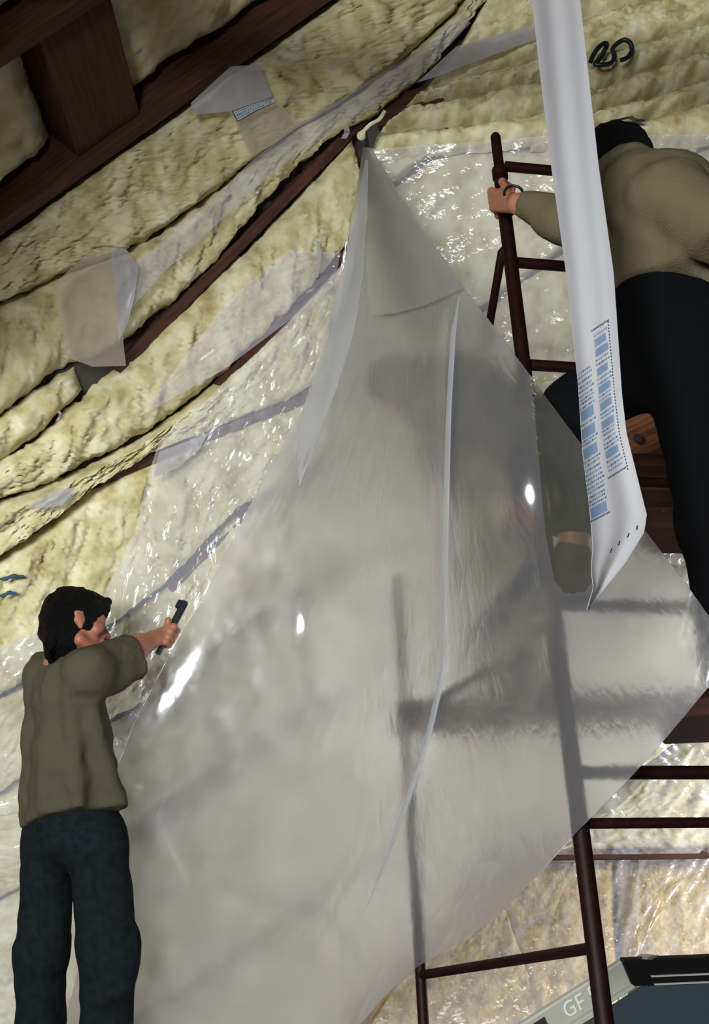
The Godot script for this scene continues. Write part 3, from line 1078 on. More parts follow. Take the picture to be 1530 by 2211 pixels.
# ------------------------------------------------------------------ the big sheet
# smooth surface through scattered values (thin plate)
func plate(ctrl: Array) -> Array:
	var n := ctrl.size()
	var s := n + 3
	var A := []
	for i in s:
		var row := PackedFloat64Array()
		row.resize(s + 1)
		A.append(row)
	for i in n:
		for j in n:
			var r2: float = Vector2(ctrl[i][0] - ctrl[j][0], ctrl[i][1] - ctrl[j][1]).length_squared() / 1e6
			A[i][j] = 0.0 if r2 < 1e-12 else r2 * log(r2)
		A[i][i] += 0.004
		A[i][n] = 1.0
		A[i][n + 1] = ctrl[i][0] / 1e3
		A[i][n + 2] = ctrl[i][1] / 1e3
		A[n][i] = 1.0
		A[n + 1][i] = ctrl[i][0] / 1e3
		A[n + 2][i] = ctrl[i][1] / 1e3
		A[i][s] = 1.0 / ctrl[i][2]
	for c in s:
		var p := c
		for k in range(c + 1, s):
			if absf(A[k][c]) > absf(A[p][c]):
				p = k
		var t = A[c]
		A[c] = A[p]
		A[p] = t
		for k in range(c + 1, s):
			var f: float = A[k][c] / A[c][c]
			if f != 0.0:
				for j in range(c, s + 1):
					A[k][j] -= f * A[c][j]
	var x := []
	x.resize(s)
	for c in range(s - 1, -1, -1):
		var sum: float = A[c][s]
		for j in range(c + 1, s):
			sum -= A[c][j] * x[j]
		x[c] = sum / A[c][c]
	return x

func plate_at(ctrl: Array, x: Array, p: Vector2) -> float:
	var n := ctrl.size()
	var v: float = x[n] + x[n + 1] * p.x / 1e3 + x[n + 2] * p.y / 1e3
	for i in n:
		var r2: float = Vector2(p.x - ctrl[i][0], p.y - ctrl[i][1]).length_squared() / 1e6
		if r2 > 1e-12:
			v += x[i] * r2 * log(r2)
	return 1.0 / v

func off_line(line: Array, p: Vector2) -> Vector2:    # (signed distance to a line, share along it)
	var best := 1e9
	var at := 0.0
	var sg := 1.0
	for i in line.size() - 1:
		var a: Vector2 = line[i]
		var d: Vector2 = line[i + 1] - a
		var t := clampf((p - a).dot(d) / d.length_squared(), 0, 1)
		var q := p - a - d * t
		if q.length() < best:
			best = q.length()
			at = (i + t) / (line.size() - 1)
			sg = signf(d.cross(q))
	return Vector2(best * sg, at)

func make_sheet() -> void:
	var ctrl := [[790, 320, 4.5], [740, 560, 4.45], [700, 740, 4.42], [650, 890, 4.4], [560, 1050, 4.36], [450, 1270, 4.28], [380, 1385, 4.22], [290, 1560, 4.18], [240, 1690, 4.16], [180, 2000, 4.12], [100, 2350, 4.08],
		[900, 480, 3.85], [1000, 620, 3.36], [1150, 820, 2.86], [1172, 900, 2.74], [1200, 1050, 2.68], [1236, 1250, 2.63], [1200, 1400, 2.62], [1230, 1600, 2.53], [1265, 1780, 2.45],
		[1270, 980, 2.64], [1395, 1150, 2.5], [1480, 1260, 2.42], [1565, 1410, 2.35], [1350, 1690, 2.42], [1050, 1990, 2.9], [900, 2085, 3.2], [760, 2230, 3.5], [400, 2300, 3.9], [700, 1400, 3.85], [900, 1400, 3.35]]
	var x := plate(ctrl)
	var left := pts([784, 318, 768, 420, 742, 540, 722, 640, 700, 740, 650, 890, 560, 1050, 450, 1270, 380, 1385, 290, 1560, 240, 1690, 215, 1850, 180, 2050, 110, 2330])
	var right := pts([800, 318, 850, 400, 900, 480, 950, 548, 1000, 620, 1075, 718, 1150, 820, 1210, 900, 1270, 980, 1330, 1062, 1395, 1150, 1480, 1260, 1530, 1332, 1566, 1412])
	var bottom := pts([110, 2330, 420, 2330, 700, 2270, 780, 2210, 840, 2140, 900, 2088, 980, 2040, 1060, 1990, 1160, 1890, 1250, 1790, 1350, 1690, 1440, 1590, 1530, 1482, 1566, 1412])
	# folds: [line, height towards the room in metres, half width in pixels]
	var folds := [
		[pts([800, 330, 900, 480, 975, 640, 966, 800, 960, 1100, 955, 1450, 920, 1600, 870, 1760, 800, 1950]), 0.022, 16.0],
		[pts([792, 330, 775, 480, 745, 640, 715, 800, 690, 940, 640, 1050]), 0.035, 24.0],
		[pts([790, 340, 792, 560, 785, 760, 700, 1000, 630, 1130, 610, 1330, 560, 1500, 480, 1640]), -0.02, 22.0],
		[pts([700, 760, 640, 1000, 590, 1180, 500, 1360, 400, 1560, 330, 1700]), 0.037, 30.0],
		[pts([600, 1060, 480, 1290, 400, 1430, 310, 1560, 262, 1680]), 0.045, 34.0],
		[pts([1180, 1160, 1060, 1300, 900, 1480, 720, 1640, 560, 1800, 400, 2100]), 0.020, 30.0],
		[pts([330, 1720, 420, 1890, 560, 1960, 700, 1990, 760, 2100]), -0.024, 26.0],
		[pts([560, 1960, 520, 2050, 500, 2200]), 0.020, 24.0],
		[pts([860, 1700, 760, 1900, 660, 2100]), 0.024, 22.0],
		[pts([640, 1130, 650, 1300, 640, 1480, 560, 1700]), 0.027, 40.0],
	]
	# taut dimples that mirror the front window: [place, long half size, short half size, long axis]
	var facets := []
	for t in [[372, 1488, 165, 60, Vector2(0.62, -0.78)], [650, 1345, 58, 30, Vector2(0.1, 1)], [1140, 1066, 60, 46, Vector2(0.2, 1)], [745, 545, 110, 24, Vector2(-0.2, 1)]]:
		var q0 := Vector2(t[0], t[1])
		var p0 := P(q0.x, q0.y, plate_at(ctrl, x, q0))
		var want := ((EYE - p0).normalized() + (Vector3(-2.1, 1.35, 3.45) - p0).normalized()).normalized()
		var rr := ray(q0.x, q0.y).normalized()
		var gx := (P(q0.x + 4, q0.y, plate_at(ctrl, x, q0 + Vector2(4, 0))) - p0) / 4.0
		var gy := (P(q0.x, q0.y + 4, plate_at(ctrl, x, q0 + Vector2(0, 4))) - p0) / 4.0
		facets.append([q0, Vector2(gx.dot(want), gy.dot(want)) / rr.dot(want), t[2], t[3], (t[4] as Vector2).normalized()])
	var nu := 200
	var nv := 210
	var slow := noise(1.3, 3, 91)
	var lift := func(q: Vector2, p: Vector3) -> float:
		var up := 0.0
		for f in folds:
			var w := off_line(f[0], q)
			if absf(w.x) < f[2] * 4:
				up += f[1] * exp(-pow(w.x / f[2], 2)) * smoothstep(0.0, 0.12, w.y) * smoothstep(0.0, 0.15, 1.0 - w.y)
		up += 0.018 * slow.get_noise_3dv(p * 1.2) * smoothstep(320.0, 900.0, q.y)
		for f in facets:
			var dq: Vector2 = q - f[0]
			var e2 := pow(dq.dot(f[4]) / f[2], 2) + pow(dq.cross(f[4]) / f[3], 2)
			if e2 < 9.0:
				up = up * (1.0 - exp(-e2 * e2 * 0.25)) + dq.dot(f[1]) * exp(-e2 * 0.75)
		return up
	var g := PackedVector3Array()
	g.resize((nu + 1) * (nv + 1))
	var thick := PackedByteArray()
	var thin := PackedByteArray()
	var where := PackedVector2Array()
	where.resize(g.size())
	thick.resize(g.size())
	thin.resize(g.size())
	var single := PackedVector2Array(pts([1149, 805, 1151, 868, 1161, 980, 1176, 1150, 1196, 1255, 1222, 1283, 1262, 1278, 1292, 1235, 1303, 1120, 1300, 960]))
	var a0: Vector2 = left[0]
	var a1: Vector2 = right[0]
	for j in nv + 1:
		var v := pow(float(j) / nv, 1.0)
		var l := along(left, v)
		var r := along(right, v)
		for i in nu + 1:
			var u := float(i) / nu
			var b := along(bottom, u)
			var top := a0.lerp(a1, u)
			var q := l.lerp(r, u) + top.lerp(b, v) - (a0.lerp(a1, u) * (1 - v) + (left[-1] as Vector2).lerp(right[-1], u) * v)
			for k in single.size():
				var c := Geometry2D.get_closest_point_to_segment(q, single[k], single[(k + 1) % single.size()])
				if c.distance_to(q) < 4.2:
					q = c
			where[j * (nu + 1) + i] = q
			var d := plate_at(ctrl, x, q)
			var p := P(q.x, q.y, d)
			var push: float = lift.call(q, p)
			# slight tremble along the cut edges
			var ed := minf(u, 1 - u)
			push += 0.008 * nz.get_noise_3dv(p * 2.0) * exp(-ed * 26.0)
			g[j * (nu + 1) + i] = p - ray(q.x, q.y).normalized() * push
	for j in nv:
		for i in nu:
			var k := j * (nu + 1) + i
			var is_thin := Geometry2D.is_point_in_polygon((where[k] + where[k + 1] + where[k + nu + 1] + where[k + nu + 2]) / 4.0, single)
			thin[k] = 1 if is_thin else 0
			thick[k] = 0 if is_thin else 1
	var m := Mb.new()
	m.slab(g, nu + 1, nv + 1, (EYE - P(900, 1300, 3.3)).normalized(), 0.0022, PackedVector2Array(), thick)
	var o := obj("plastic_sheet", m, M.milky_polythene)
	tag(o, "huge milky plastic sheet hanging from the hip corner across the scaffold", "plastic sheet")
	m = Mb.new()
	m.slab(g, nu + 1, nv + 1, (EYE - P(900, 1300, 3.3)).normalized(), 0.0016, PackedVector2Array(), thin)
	obj("stretched_panel", m, M.stretched_polythene, o).set_meta("label", "clearer single layer stretched over a knee")
	# folded-over flap at the head of the sheet
	var fl := pts([794, 340, 794, 480, 790, 600, 800, 682])
	var fr := pts([800, 340, 892, 478, 945, 545, 998, 622])
	nu = 30
	nv = 40
	g = PackedVector3Array()
	for j in nv + 1:
		var v := float(j) / nv
		for i in nu + 1:
			var u := float(i) / nu
			var q := along(fl, v).lerp(along(fr, v), u)
			q.y -= 12.0 * sin(PI * u) * smoothstep(0.7, 1.0, v) * -1.0
			g.append(P(q.x, q.y, plate_at(ctrl, x, q) - 0.035 - 0.02 * v))
	m = Mb.new()
	m.slab(g, nu + 1, nv + 1, (EYE - P(850, 500, 4)).normalized(), 0.0022)
	var flap := obj("folded_flap", m, M.milky_polythene, o)
	flap.set_meta("label", "greyer folded-over flap")

	for c in [
		[[789, 345, 770, 430, 745, 560, 722, 660, 700, 762, 668, 850, 640, 930], [794, 345, 790, 470, 782, 600, 762, 720, 728, 830, 690, 930, 645, 1050], "doubled edge at the sheet's head"],
		[[990, 640, 972, 720, 962, 900, 955, 1150, 950, 1450, 915, 1600, 866, 1750, 790, 1960], [991, 640, 982, 722, 972, 900, 966, 1150, 961, 1451, 926, 1602, 875, 1754, 791, 1960], "long upright crease"],
	]:
		var ca := pts(c[0])
		var cd := pts(c[1])
		g = PackedVector3Array()
		for j in 81:
			for i in 5:
				var q := along(ca, j / 80.0).lerp(along(cd, j / 80.0), i / 4.0)
				var pp := P(q.x, q.y, plate_at(ctrl, x, q))
				g.append(pp - ray(q.x, q.y).normalized() * ((lift.call(q, pp) as float) + 0.004))
		m = Mb.new()
		m.slab(g, 5, 81, (EYE - P(900, 1300, 3.3)).normalized(), 0.0022)
		obj("crease", m, M.doubled_polythene, o).set_meta("label", c[2])

func make_strip() -> void:
	var le := pts([1138, -220, 1148, 0, 1168, 180, 1190, 360, 1222, 590, 1248, 830, 1258, 980, 1272, 1090, 1280, 1180, 1276, 1230, 1281, 1270, 1267, 1316])
	var ri := pts([1240, -220, 1252, 0, 1272, 180, 1292, 360, 1324, 590, 1342, 850, 1352, 935, 1378, 1040, 1396, 1112, 1390, 1150, 1350, 1215, 1270, 1316])
	var nu := 16
	var nv := 150
	var g := PackedVector3Array()
	var uvs := PackedVector2Array()
	for j in nv + 1:
		var v := float(j) / nv
		var y := lerpf(-220, 1316, v)
		var l := at_row(le, y)
		var r := at_row(ri, y)
		for i in nu + 1:
			var u := float(i) / nu
			var q := l.lerp(r, u)
			var z := -2.0 - 0.012 * sin(u * PI) - 0.02 * sin(v * 9.0) * (u - 0.5) - 0.03 * smoothstep(0.6, 1.0, v) * (u - 0.4) + 0.004 * sin(u * 11.0 + v * 4.0)
			g.append(upright(q.x, q.y, z))
			uvs.append(Vector2(u, v))
	var m := Mb.new()
	m.slab(g, nu + 1, nv + 1, Vector3.BACK, 0.0012, uvs)
	var o := obj("hanging_strip", m, M.strip_film)
	tag(o, "long white film strip with blue print hanging in front of the bending man", "film strip")
	# tie it hangs from, above the frame
	var top := upright(1190, -220, -2.0)
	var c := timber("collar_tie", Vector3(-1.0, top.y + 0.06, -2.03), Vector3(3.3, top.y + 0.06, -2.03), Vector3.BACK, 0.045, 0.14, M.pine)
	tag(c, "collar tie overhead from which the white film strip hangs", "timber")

func at_row(line: Array, y: float) -> Vector2:
	for i in line.size() - 1:
		if y <= line[i + 1].y and line[i + 1].y > line[i].y:
			return line[i].lerp(line[i + 1], clampf((y - line[i].y) / (line[i + 1].y - line[i].y), 0, 1))
	return line[-1]

# ------------------------------------------------------------------ people
# bone: [a, b, radius a, radius b, flattening direction, flattening]; field meshed as surface nets
func nets(acc: Mb, bones: Array, cell: float, k: float, amp := 0.0, nfreq: FastNoiseLite = null, cuts := []) -> void:
	var lo := Vector3.INF
	var hi := -Vector3.INF
	for b in bones:
		var r: float = maxf(b[2], b[3]) + k * 0.5 + amp + cell * 2.5
		lo = lo.min(b[0] - Vector3.ONE * r).min(b[1] - Vector3.ONE * r)
		hi = hi.max(b[0] + Vector3.ONE * r).max(b[1] + Vector3.ONE * r)
	var nx := int((hi.x - lo.x) / cell) + 2
	var ny := int((hi.y - lo.y) / cell) + 2
	var nzz := int((hi.z - lo.z) / cell) + 2
	var f := PackedFloat32Array()
	f.resize(nx * ny * nzz)
	f.fill(9.0)
	for b in bones:
		var a: Vector3 = b[0]
		var ab: Vector3 = b[1] - a
		var l2 := maxf(ab.length_squared(), 1e-9)
		var ra: float = b[2]
		var rb: float = b[3]
		var fd: Vector3 = b[4] if b.size() > 4 else Vector3.ZERO
		var ff: float = (b[5] - 1.0) if b.size() > 5 else 0.0
		var r := maxf(ra, rb) + k + amp + cell * 2.0
		var mn: Vector3 = (a.min(b[1]) - Vector3.ONE * r - lo) / cell
		var mx: Vector3 = (a.max(b[1]) + Vector3.ONE * r - lo) / cell
		for z in range(maxi(int(mn.z), 0), mini(int(mx.z) + 1, nzz)):
			for y in range(maxi(int(mn.y), 0), mini(int(mx.y) + 1, ny)):
				var row := (z * ny + y) * nx
				for x in range(maxi(int(mn.x), 0), mini(int(mx.x) + 1, nx)):
					var q := lo + Vector3(x, y, z) * cell - a
					var t := clampf(q.dot(ab) / l2, 0.0, 1.0)
					q -= ab * t
					if ff != 0.0:
						q += fd * (ff * q.dot(fd))
					var d := q.length() - lerpf(ra, rb, t)
					var o := f[row + x]
					var h := maxf(k - absf(d - o), 0.0)
					f[row + x] = minf(d, o) - h * h / (4.0 * k)
	if amp > 0.0 or cuts.size():
		for z in nzz:
			for y in ny:
				var row := (z * ny + y) * nx
				for x in nx:
					var d := f[row + x]
					if d < 0.1:
						var p := lo + Vector3(x, y, z) * cell
						if amp > 0.0:
							d += amp * nfreq.get_noise_3dv(p)
						for c in cuts:
							if c.size() < 3 or p.distance_to(c[0]) < c[2]:
								d = maxf(d, (p - c[0]).dot(c[1]))
						f[row + x] = d
	var cellv := PackedInt32Array()
	cellv.resize(nx * ny * nzz)
	cellv.fill(-1)
	var v0 := acc.v.size()
	var sx := 1
	var sy := nx
	var sz := nx * ny
	var offs := [0, sx, sy, sx + sy, sz, sz + sx, sz + sy, sz + sx + sy]
	var cor := [Vector3(0, 0, 0), Vector3(1, 0, 0), Vector3(0, 1, 0), Vector3(1, 1, 0), Vector3(0, 0, 1), Vector3(1, 0, 1), Vector3(0, 1, 1), Vector3(1, 1, 1)]
	var edges := [[0, 1], [2, 3], [4, 5], [6, 7], [0, 2], [1, 3], [4, 6], [5, 7], [0, 4], [1, 5], [2, 6], [3, 7]]
	for z in nzz - 1:
		for y in ny - 1:
			var row := (z * ny + y) * nx
			for x in nx - 1:
				var i := row + x
				if f[i] > 0.2:
					continue
				var inside := 0
				for o in offs:
					if f[i + o] < 0.0:
						inside += 1
				if inside == 0 or inside == 8:
					continue
				var s := Vector3.ZERO
				var cnt := 0
				for e in edges:
					var fa := f[i + offs[e[0]]]
					var fb := f[i + offs[e[1]]]
					if (fa < 0.0) != (fb < 0.0):
						s += cor[e[0]].lerp(cor[e[1]], fa / (fa - fb))
						cnt += 1
				cellv[i] = acc.v.size()
				acc.v.append(lo + (Vector3(x, y, z) + s / cnt) * cell)
	var nrm := PackedVector3Array()
	nrm.resize(acc.v.size() - v0)
	for z in range(1, nzz - 1):
		for y in range(1, ny - 1):
			var row := (z * ny + y) * nx
			for x in range(1, nx - 1):
				var i := row + x
				if f[i] > 0.2:
					continue
				var neg := f[i] < 0.0
				for ax in 3:
					var st: int = [sx, sy, sz][ax]
					if (f[i + st] < 0.0) == neg:
						continue
					var o1: int = [sy, sz, sx][ax]
					var o2: int = [sz, sx, sy][ax]
					var a := cellv[i]
					var b := cellv[i - o1]
					var c := cellv[i - o1 - o2]
					var d := cellv[i - o2]
					if a < 0 or b < 0 or c < 0 or d < 0:
						continue
					if neg:
						acc.idx.append_array(PackedInt32Array([a, c, b, a, d, c]))
					else:
						acc.idx.append_array(PackedInt32Array([a, b, c, a, c, d]))
					var fn := (acc.v[c] - acc.v[a]).cross(acc.v[d] - acc.v[b]) * (1.0 if neg else -1.0)
					for w in [a, b, c, d]:
						nrm[w - v0] += fn
	for w in nrm:
		acc.n.append(w.normalized() if w.length() > 0 else Vector3.UP)
		acc.uv.append(Vector2.ZERO)

# bones of a hand that closes round a bar: wrist, a point on the bar's axis, the axis, the bar's radius, which side the palm passes
func grip(wrist: Vector3, c: Vector3, ax: Vector3, gr: float, side: float) -> Array:
	var e1 := c - wrist
	e1 = (e1 - ax * e1.dot(ax)).normalized()
	var e2 := ax.cross(e1) * side
	var out := []
	var widths := [0.0, 0.003, 0.001, -0.006]
	for k in 4:
		var o := ax * (0.033 - 0.022 * k)
		var kn := c + o + e2 * (gr + 0.015) - e1 * 0.012
		out.append([wrist + o * 0.5, kn, 0.017, 0.0125])
		var prev := kn
		for a in [55.0, 120.0, 185.0 + widths[k] * 2000.0]:
			var t := deg_to_rad(a)
			var q := c + o + (e2 * cos(t) + e1 * sin(t)) * (gr + 0.010)
			out.append([prev, q, 0.0092 if k < 3 else 0.008, 0.0085 if k < 3 else 0.0074])
			prev = q
	var b0 := wrist.lerp(c + e2 * gr, 0.35) + ax * 0.022
	var b1 := c - e1 * (gr + 0.016) + ax * 0.046 + e2 * 0.004
	var b2 := c - e1 * 0.006 - e2 * (gr + 0.012) + ax * 0.050
	out.append([b0, b1, 0.015, 0.011])
	out.append([b1, b2, 0.011, 0.0088])
	return out

# bones of a head: centre of the skull, up, forward
func head_bones(c: Vector3, up: Vector3, fw: Vector3) -> Array:
	fw = (fw - up * fw.dot(up)).normalized()
	var sd := up.cross(fw)
	var at := func(x: float, y: float, z: float) -> Vector3: return c + sd * x + up * y + fw * z
	var o := [
		[at.call(0, 0.035, -0.025), at.call(0, 0.03, 0.02), 0.084, 0.074],      # skull
		[at.call(0, -0.02, 0.035), at.call(0, -0.075, 0.05), 0.055, 0.038],      # face to jaw
		[at.call(0, -0.095, 0.066), at.call(0, -0.093, 0.07), 0.020, 0.018],     # chin
		[at.call(0.045, -0.065, 0.0), at.call(0.02, -0.09, 0.06), 0.022, 0.018],  # jaw line
		[at.call(-0.045, -0.065, 0.0), at.call(-0.02, -0.09, 0.06), 0.022, 0.018],
		[at.call(-0.035, 0.02, 0.078), at.call(0.035, 0.02, 0.078), 0.013, 0.013], # brow
		[at.call(0, 0.008, 0.090), at.call(0, -0.030, 0.108), 0.009, 0.013],      # nose
		[at.call(-0.014, -0.034, 0.093), at.call(0.014, -0.034, 0.093), 0.008, 0.008],
		[at.call(-0.018, -0.058, 0.088), at.call(0.018, -0.058, 0.088), 0.008, 0.008], # lips
		[at.call(-0.018, -0.067, 0.086), at.call(0.018, -0.067, 0.086), 0.008, 0.008],
	]
	for s in [-1.0, 1.0]:
		o.append([at.call(s * 0.048, -0.02, 0.065), at.call(s * 0.05, -0.025, 0.055), 0.020, 0.022])   # cheek
		o.append([at.call(s * 0.031, 0.004, 0.074), at.call(s * 0.031, 0.004, 0.0745), 0.0125, 0.0125]) # eye
		for q in [[0.077, 0.020, -0.006, 0.082, 0.018, -0.020], [0.082, 0.018, -0.020, 0.080, -0.004, -0.020], [0.080, -0.004, -0.020, 0.075, -0.028, -0.006], [0.075, -0.028, -0.006, 0.076, -0.005, -0.002], [0.076, -0.004, -0.002, 0.077, 0.020, -0.006]]:
			o.append([at.call(s * q[0], q[1], q[2]), at.call(s * q[3], q[4], q[5]), 0.0048, 0.0048])      # ear rim
		o.append([at.call(s * 0.072, -0.005, -0.01), at.call(s * 0.074, -0.005, -0.012), 0.014, 0.012])
	return o

func swell(bones: Array, by: float) -> Array:
	var o := []
	for b in bones:
		var c: Array = b.duplicate()
		c[2] += by
		c[3] += by
		o.append(c)
	return o

func part_mesh(called: String, root: Node, bones: Array, cell: float, k: float, mt: Material, amp := 0.0, nn: FastNoiseLite = null, cuts := [], label := "") -> void:
	var m := Mb.new()
	nets(m, bones, cell, k, amp, nn, cuts)
	var o := obj(called, m, mt, root)
	if label:
		o.set_meta("label", label)

func shoe(root: Node, ankle: Vector3, fw: Vector3, mt: Material) -> void:
	var h := ankle - Vector3.UP * 0.055
	part_mesh("shoe", root, [[h - fw * 0.05, h + fw * 0.05 - Vector3.UP * 0.005, 0.042, 0.045], [h + fw * 0.05 - Vector3.UP * 0.005, h + fw * 0.15 - Vector3.UP * 0.012, 0.045, 0.036], [h, ankle + Vector3.UP * 0.03, 0.045, 0.05]], 0.009, 0.03, mt, 0.0, null, [[h - Vector3.UP * 0.04, Vector3.DOWN]])

func make_people() -> void:
	left_man()
	right_man()
	hidden_man()

func left_man() -> void:
	var D := 3.85
	var wr := noise(7.0, 3, 41)
	var pel := P(158, 1770, D)
	var root := thing("person", Vector3(pel.x, P(155, 2350, D).y - 0.06, pel.z), "dark-haired person in a grey-olive tee and jeans stapling film with a raised hand", "person")
	var hc := P(166, 1352, D - 0.02)
	var fw := (cb.x * 0.86 - cb.z * 0.5)
	fw.y = 0.12
	fw = fw.normalized()
	var up := (Vector3.UP - cb.x * 0.06).normalized()
	var neck := P(142, 1425, D)
	var chest := P(150, 1500, D)
	var belly := P(152, 1640, D - 0.02)
	var hipl := P(112, 1810, D + 0.03)
	var hipr := P(208, 1810, D - 0.05)
	var kl := P(92, 2050, D + 0.02)
	var kr := P(232, 2045, D - 0.08)
	var al := P(84, 2318, D + 0.06)
	var ar := P(228, 2318, D - 0.06)
	var shr := P(192, 1448, D - 0.12)
	var shl := P(100, 1455, D + 0.10)
	var elr := P(288, 1402, D + 0.06)
	var wrr := P(345, 1373, D + 0.16)
	var ell := P(140, 1560, D + 0.32)
	var wrl := P(210, 1500, D + 0.42)
	var bk := cb.z
	bk.y = 0
	bk = bk.normalized()
	var fwf := Vector3(fw.x, 0, fw.z).normalized()
	# hammer tacker in the fist
	var h0 := P(346, 1402, D + 0.16)
	var h1 := P(398, 1303, D + 0.24)
	var ax := (h1 - h0).normalized()
	var gc := h0.lerp(h1, 0.30)
	var skin := [[neck, hc, 0.058, 0.052], [chest, neck, 0.11, 0.07, fwf, 1.35], [belly, chest, 0.115, 0.125, fwf, 1.3], [hipl, hipr, 0.10, 0.10], [pel, belly, 0.12, 0.115, fwf, 1.2],
		[shl, shr, 0.06, 0.06], [shr, elr, 0.052, 0.043], [elr, wrr, 0.043, 0.030], [shl, ell, 0.05, 0.042], [ell, wrl, 0.040, 0.028],
		[hipl, kl, 0.085, 0.058], [kl, al, 0.055, 0.038], [hipr, kr, 0.085, 0.058], [kr, ar, 0.055, 0.038]]
	var body := Mb.new()
	nets(body, skin, 0.014, 0.05)
	nets(body, head_bones(hc, up, fw) + [[neck, hc - up * 0.03, 0.056, 0.054]], 0.004, 0.016)
	nets(body, grip(wrr, gc, ax, 0.014, -1.0) + [[elr.lerp(wrr, 0.75), wrr, 0.033, 0.029]], 0.0035, 0.010)
	var lh := []
	var pd := (wrl - ell).normalized()
	var ps := pd.cross(Vector3.UP).normalized()
	for kf in 4:
		var kn := wrl + pd * 0.085 + ps * (0.03 - 0.02 * kf)
		lh.append([wrl, kn, 0.018, 0.0125])
		var tip := kn + (pd * 0.7 - Vector3.UP * 0.5).normalized() * (0.036 + 0.006 * (1 - absi(kf - 1)))
		lh.append([kn, tip, 0.0095, 0.0088])
		lh.append([tip, tip + (pd * 0.2 - Vector3.UP * 0.9).normalized() * 0.03, 0.0088, 0.0078])
	lh.append([wrl + pd * 0.02, wrl + pd * 0.06 + ps * 0.055, 0.014, 0.010])
	lh.append([wrl + pd * 0.06 + ps * 0.055, wrl + pd * 0.095 + ps * 0.058, 0.010, 0.0085])
	nets(body, lh, 0.004, 0.010)
	obj("body", body, M.skin, root)
	# hair, combed back with a ragged nape and fringe
	var sd := up.cross(fw).normalized()
	var hb := [[hc + up * 0.052 - fw * 0.030, hc + up * 0.05 + fw * 0.020, 0.086, 0.078], [hc - up * 0.005 - fw * 0.055, hc + up * 0.02 - fw * 0.05, 0.070, 0.075], [hc - up * 0.06 - fw * 0.052, hc - up * 0.02 - fw * 0.055, 0.05, 0.068], [hc + up * 0.105 + fw * 0.01, hc + up * 0.075 + fw * 0.088, 0.034, 0.024], [hc + up * 0.07 + fw * 0.09, hc + up * 0.095 + fw * 0.112, 0.020, 0.008]]
	for s in [-1.0, 1.0]:
		hb.append([hc + sd * s * 0.062 + up * 0.03 + fw * 0.02, hc + sd * s * 0.064 - up * 0.022 + fw * 0.022, 0.018, 0.010])
	for kf in 5:
		var q := hc - fw * (0.10 - 0.01 * kf) + sd * (-0.05 + 0.025 * kf) - up * 0.075
		hb.append([q + up * 0.02, q - up * (0.035 + 0.01 * (kf % 2)) - fw * 0.012, 0.022, 0.006])
	hb = swell(hb, 0.005)
	part_mesh("hair", root, hb, 0.006, 0.022, M.hair, 0.007, noise(28.0, 2, 4))
	# tee
	var nfw := (shr - elr).normalized()
	var tee := [[chest + Vector3.UP * 0.05, neck - Vector3.UP * 0.015, 0.125, 0.074, fwf, 1.3], [belly, chest, 0.135, 0.142, fwf, 1.15], [P(160, 1800, D), belly, 0.178, 0.142, fwf, 1.05], [shl, shr, 0.075, 0.078], [shr, shr.lerp(elr, 1.25), 0.076, 0.066], [P(205, 1478, D - 0.08), P(300, 1428, D + 0.06), 0.06, 0.062], [shl, ell, 0.078, 0.070],
		[P(92, 1500, D + 0.05), P(80, 1700, D), 0.06, 0.055], [P(195, 1520, D - 0.05), P(236, 1740, D - 0.06), 0.035, 0.05], [P(60, 1770, D), P(90, 1640, D), 0.02, 0.05], [P(212, 1560, D + 0.05), P(228, 1660, D + 0.05), 0.04, 0.04], [P(270, 1440, D + 0.02), P(220, 1470, D - 0.04), 0.03, 0.05],
		[P(120, 1475, D - 0.09), P(100, 1730, D - 0.13), 0.034, 0.03], [P(190, 1520, D - 0.13), P(256, 1750, D - 0.08), 0.03, 0.034], [P(152, 1500, D - 0.13), P(168, 1750, D - 0.165), 0.03, 0.026], [P(75, 1560, D), P(58, 1780, D), 0.03, 0.03]]
	var hem := P(160, 1772, D)
	part_mesh("tee_shirt", root, tee, 0.011, 0.032, M.olive_shirt, 0.014, wr, [[hem, (Vector3.DOWN + cb.x * 0.12).normalized()], [shr.lerp(elr, 0.93), -nfw, 0.25], [shl.lerp(ell, 0.7), (ell - shl).normalized(), 0.13]])
	# jeans
	var legs := [[hipl, hipr, 0.10, 0.10], [pel - Vector3.UP * 0.02, pel + Vector3.UP * 0.16, 0.148, 0.146, fwf, 1.1], [hipl, kl, 0.100, 0.094], [kl, al, 0.092, 0.088], [hipr, kr, 0.102, 0.100], [kr, ar, 0.096, 0.088], [kr + fwf * 0.03, kr - Vector3.UP * 0.12 + fwf * 0.02, 0.075, 0.07]]
	part_mesh("jeans", root, legs, 0.014, 0.04, M.dark_jeans, 0.013, noise(6.0, 3, 71), [[pel + Vector3.UP * 0.14, Vector3.UP], [al + Vector3.UP * 0.01, Vector3.DOWN]])
	shoe(root, al, fwf, M.boot_leather)
	shoe(root, ar, fwf, M.boot_leather)
	# stapling hammer
	var tool := thing("hammer_tacker", h0, "slim dark hammer tacker held in the raised fist", "tool")
	var m := Mb.new()
	m.tube([h0 - ax * 0.02, h0.lerp(h1, 0.55)], [0.011, 0.013], 12)
	obj("handle", m, M.rubber, tool)
	m = Mb.new()
	var up2 := ax.cross(cb.z).normalized()
	m.box(h0.lerp(h1, 0.78), Basis(ax, up2, ax.cross(up2)), Vector3(h0.distance_to(h1) * 0.26, 0.013, 0.015), 0.004)
	m.box(h1 - ax * 0.012 - up2 * 0.012, Basis(ax, up2, ax.cross(up2)), Vector3(0.016, 0.014, 0.012), 0.003)
	obj("head", m, M.dark_steel, tool)
	# trestle he stands on (below the frame)
	var fy := al.y - 0.098
	var cx := root.position.x
	var cz := root.position.z
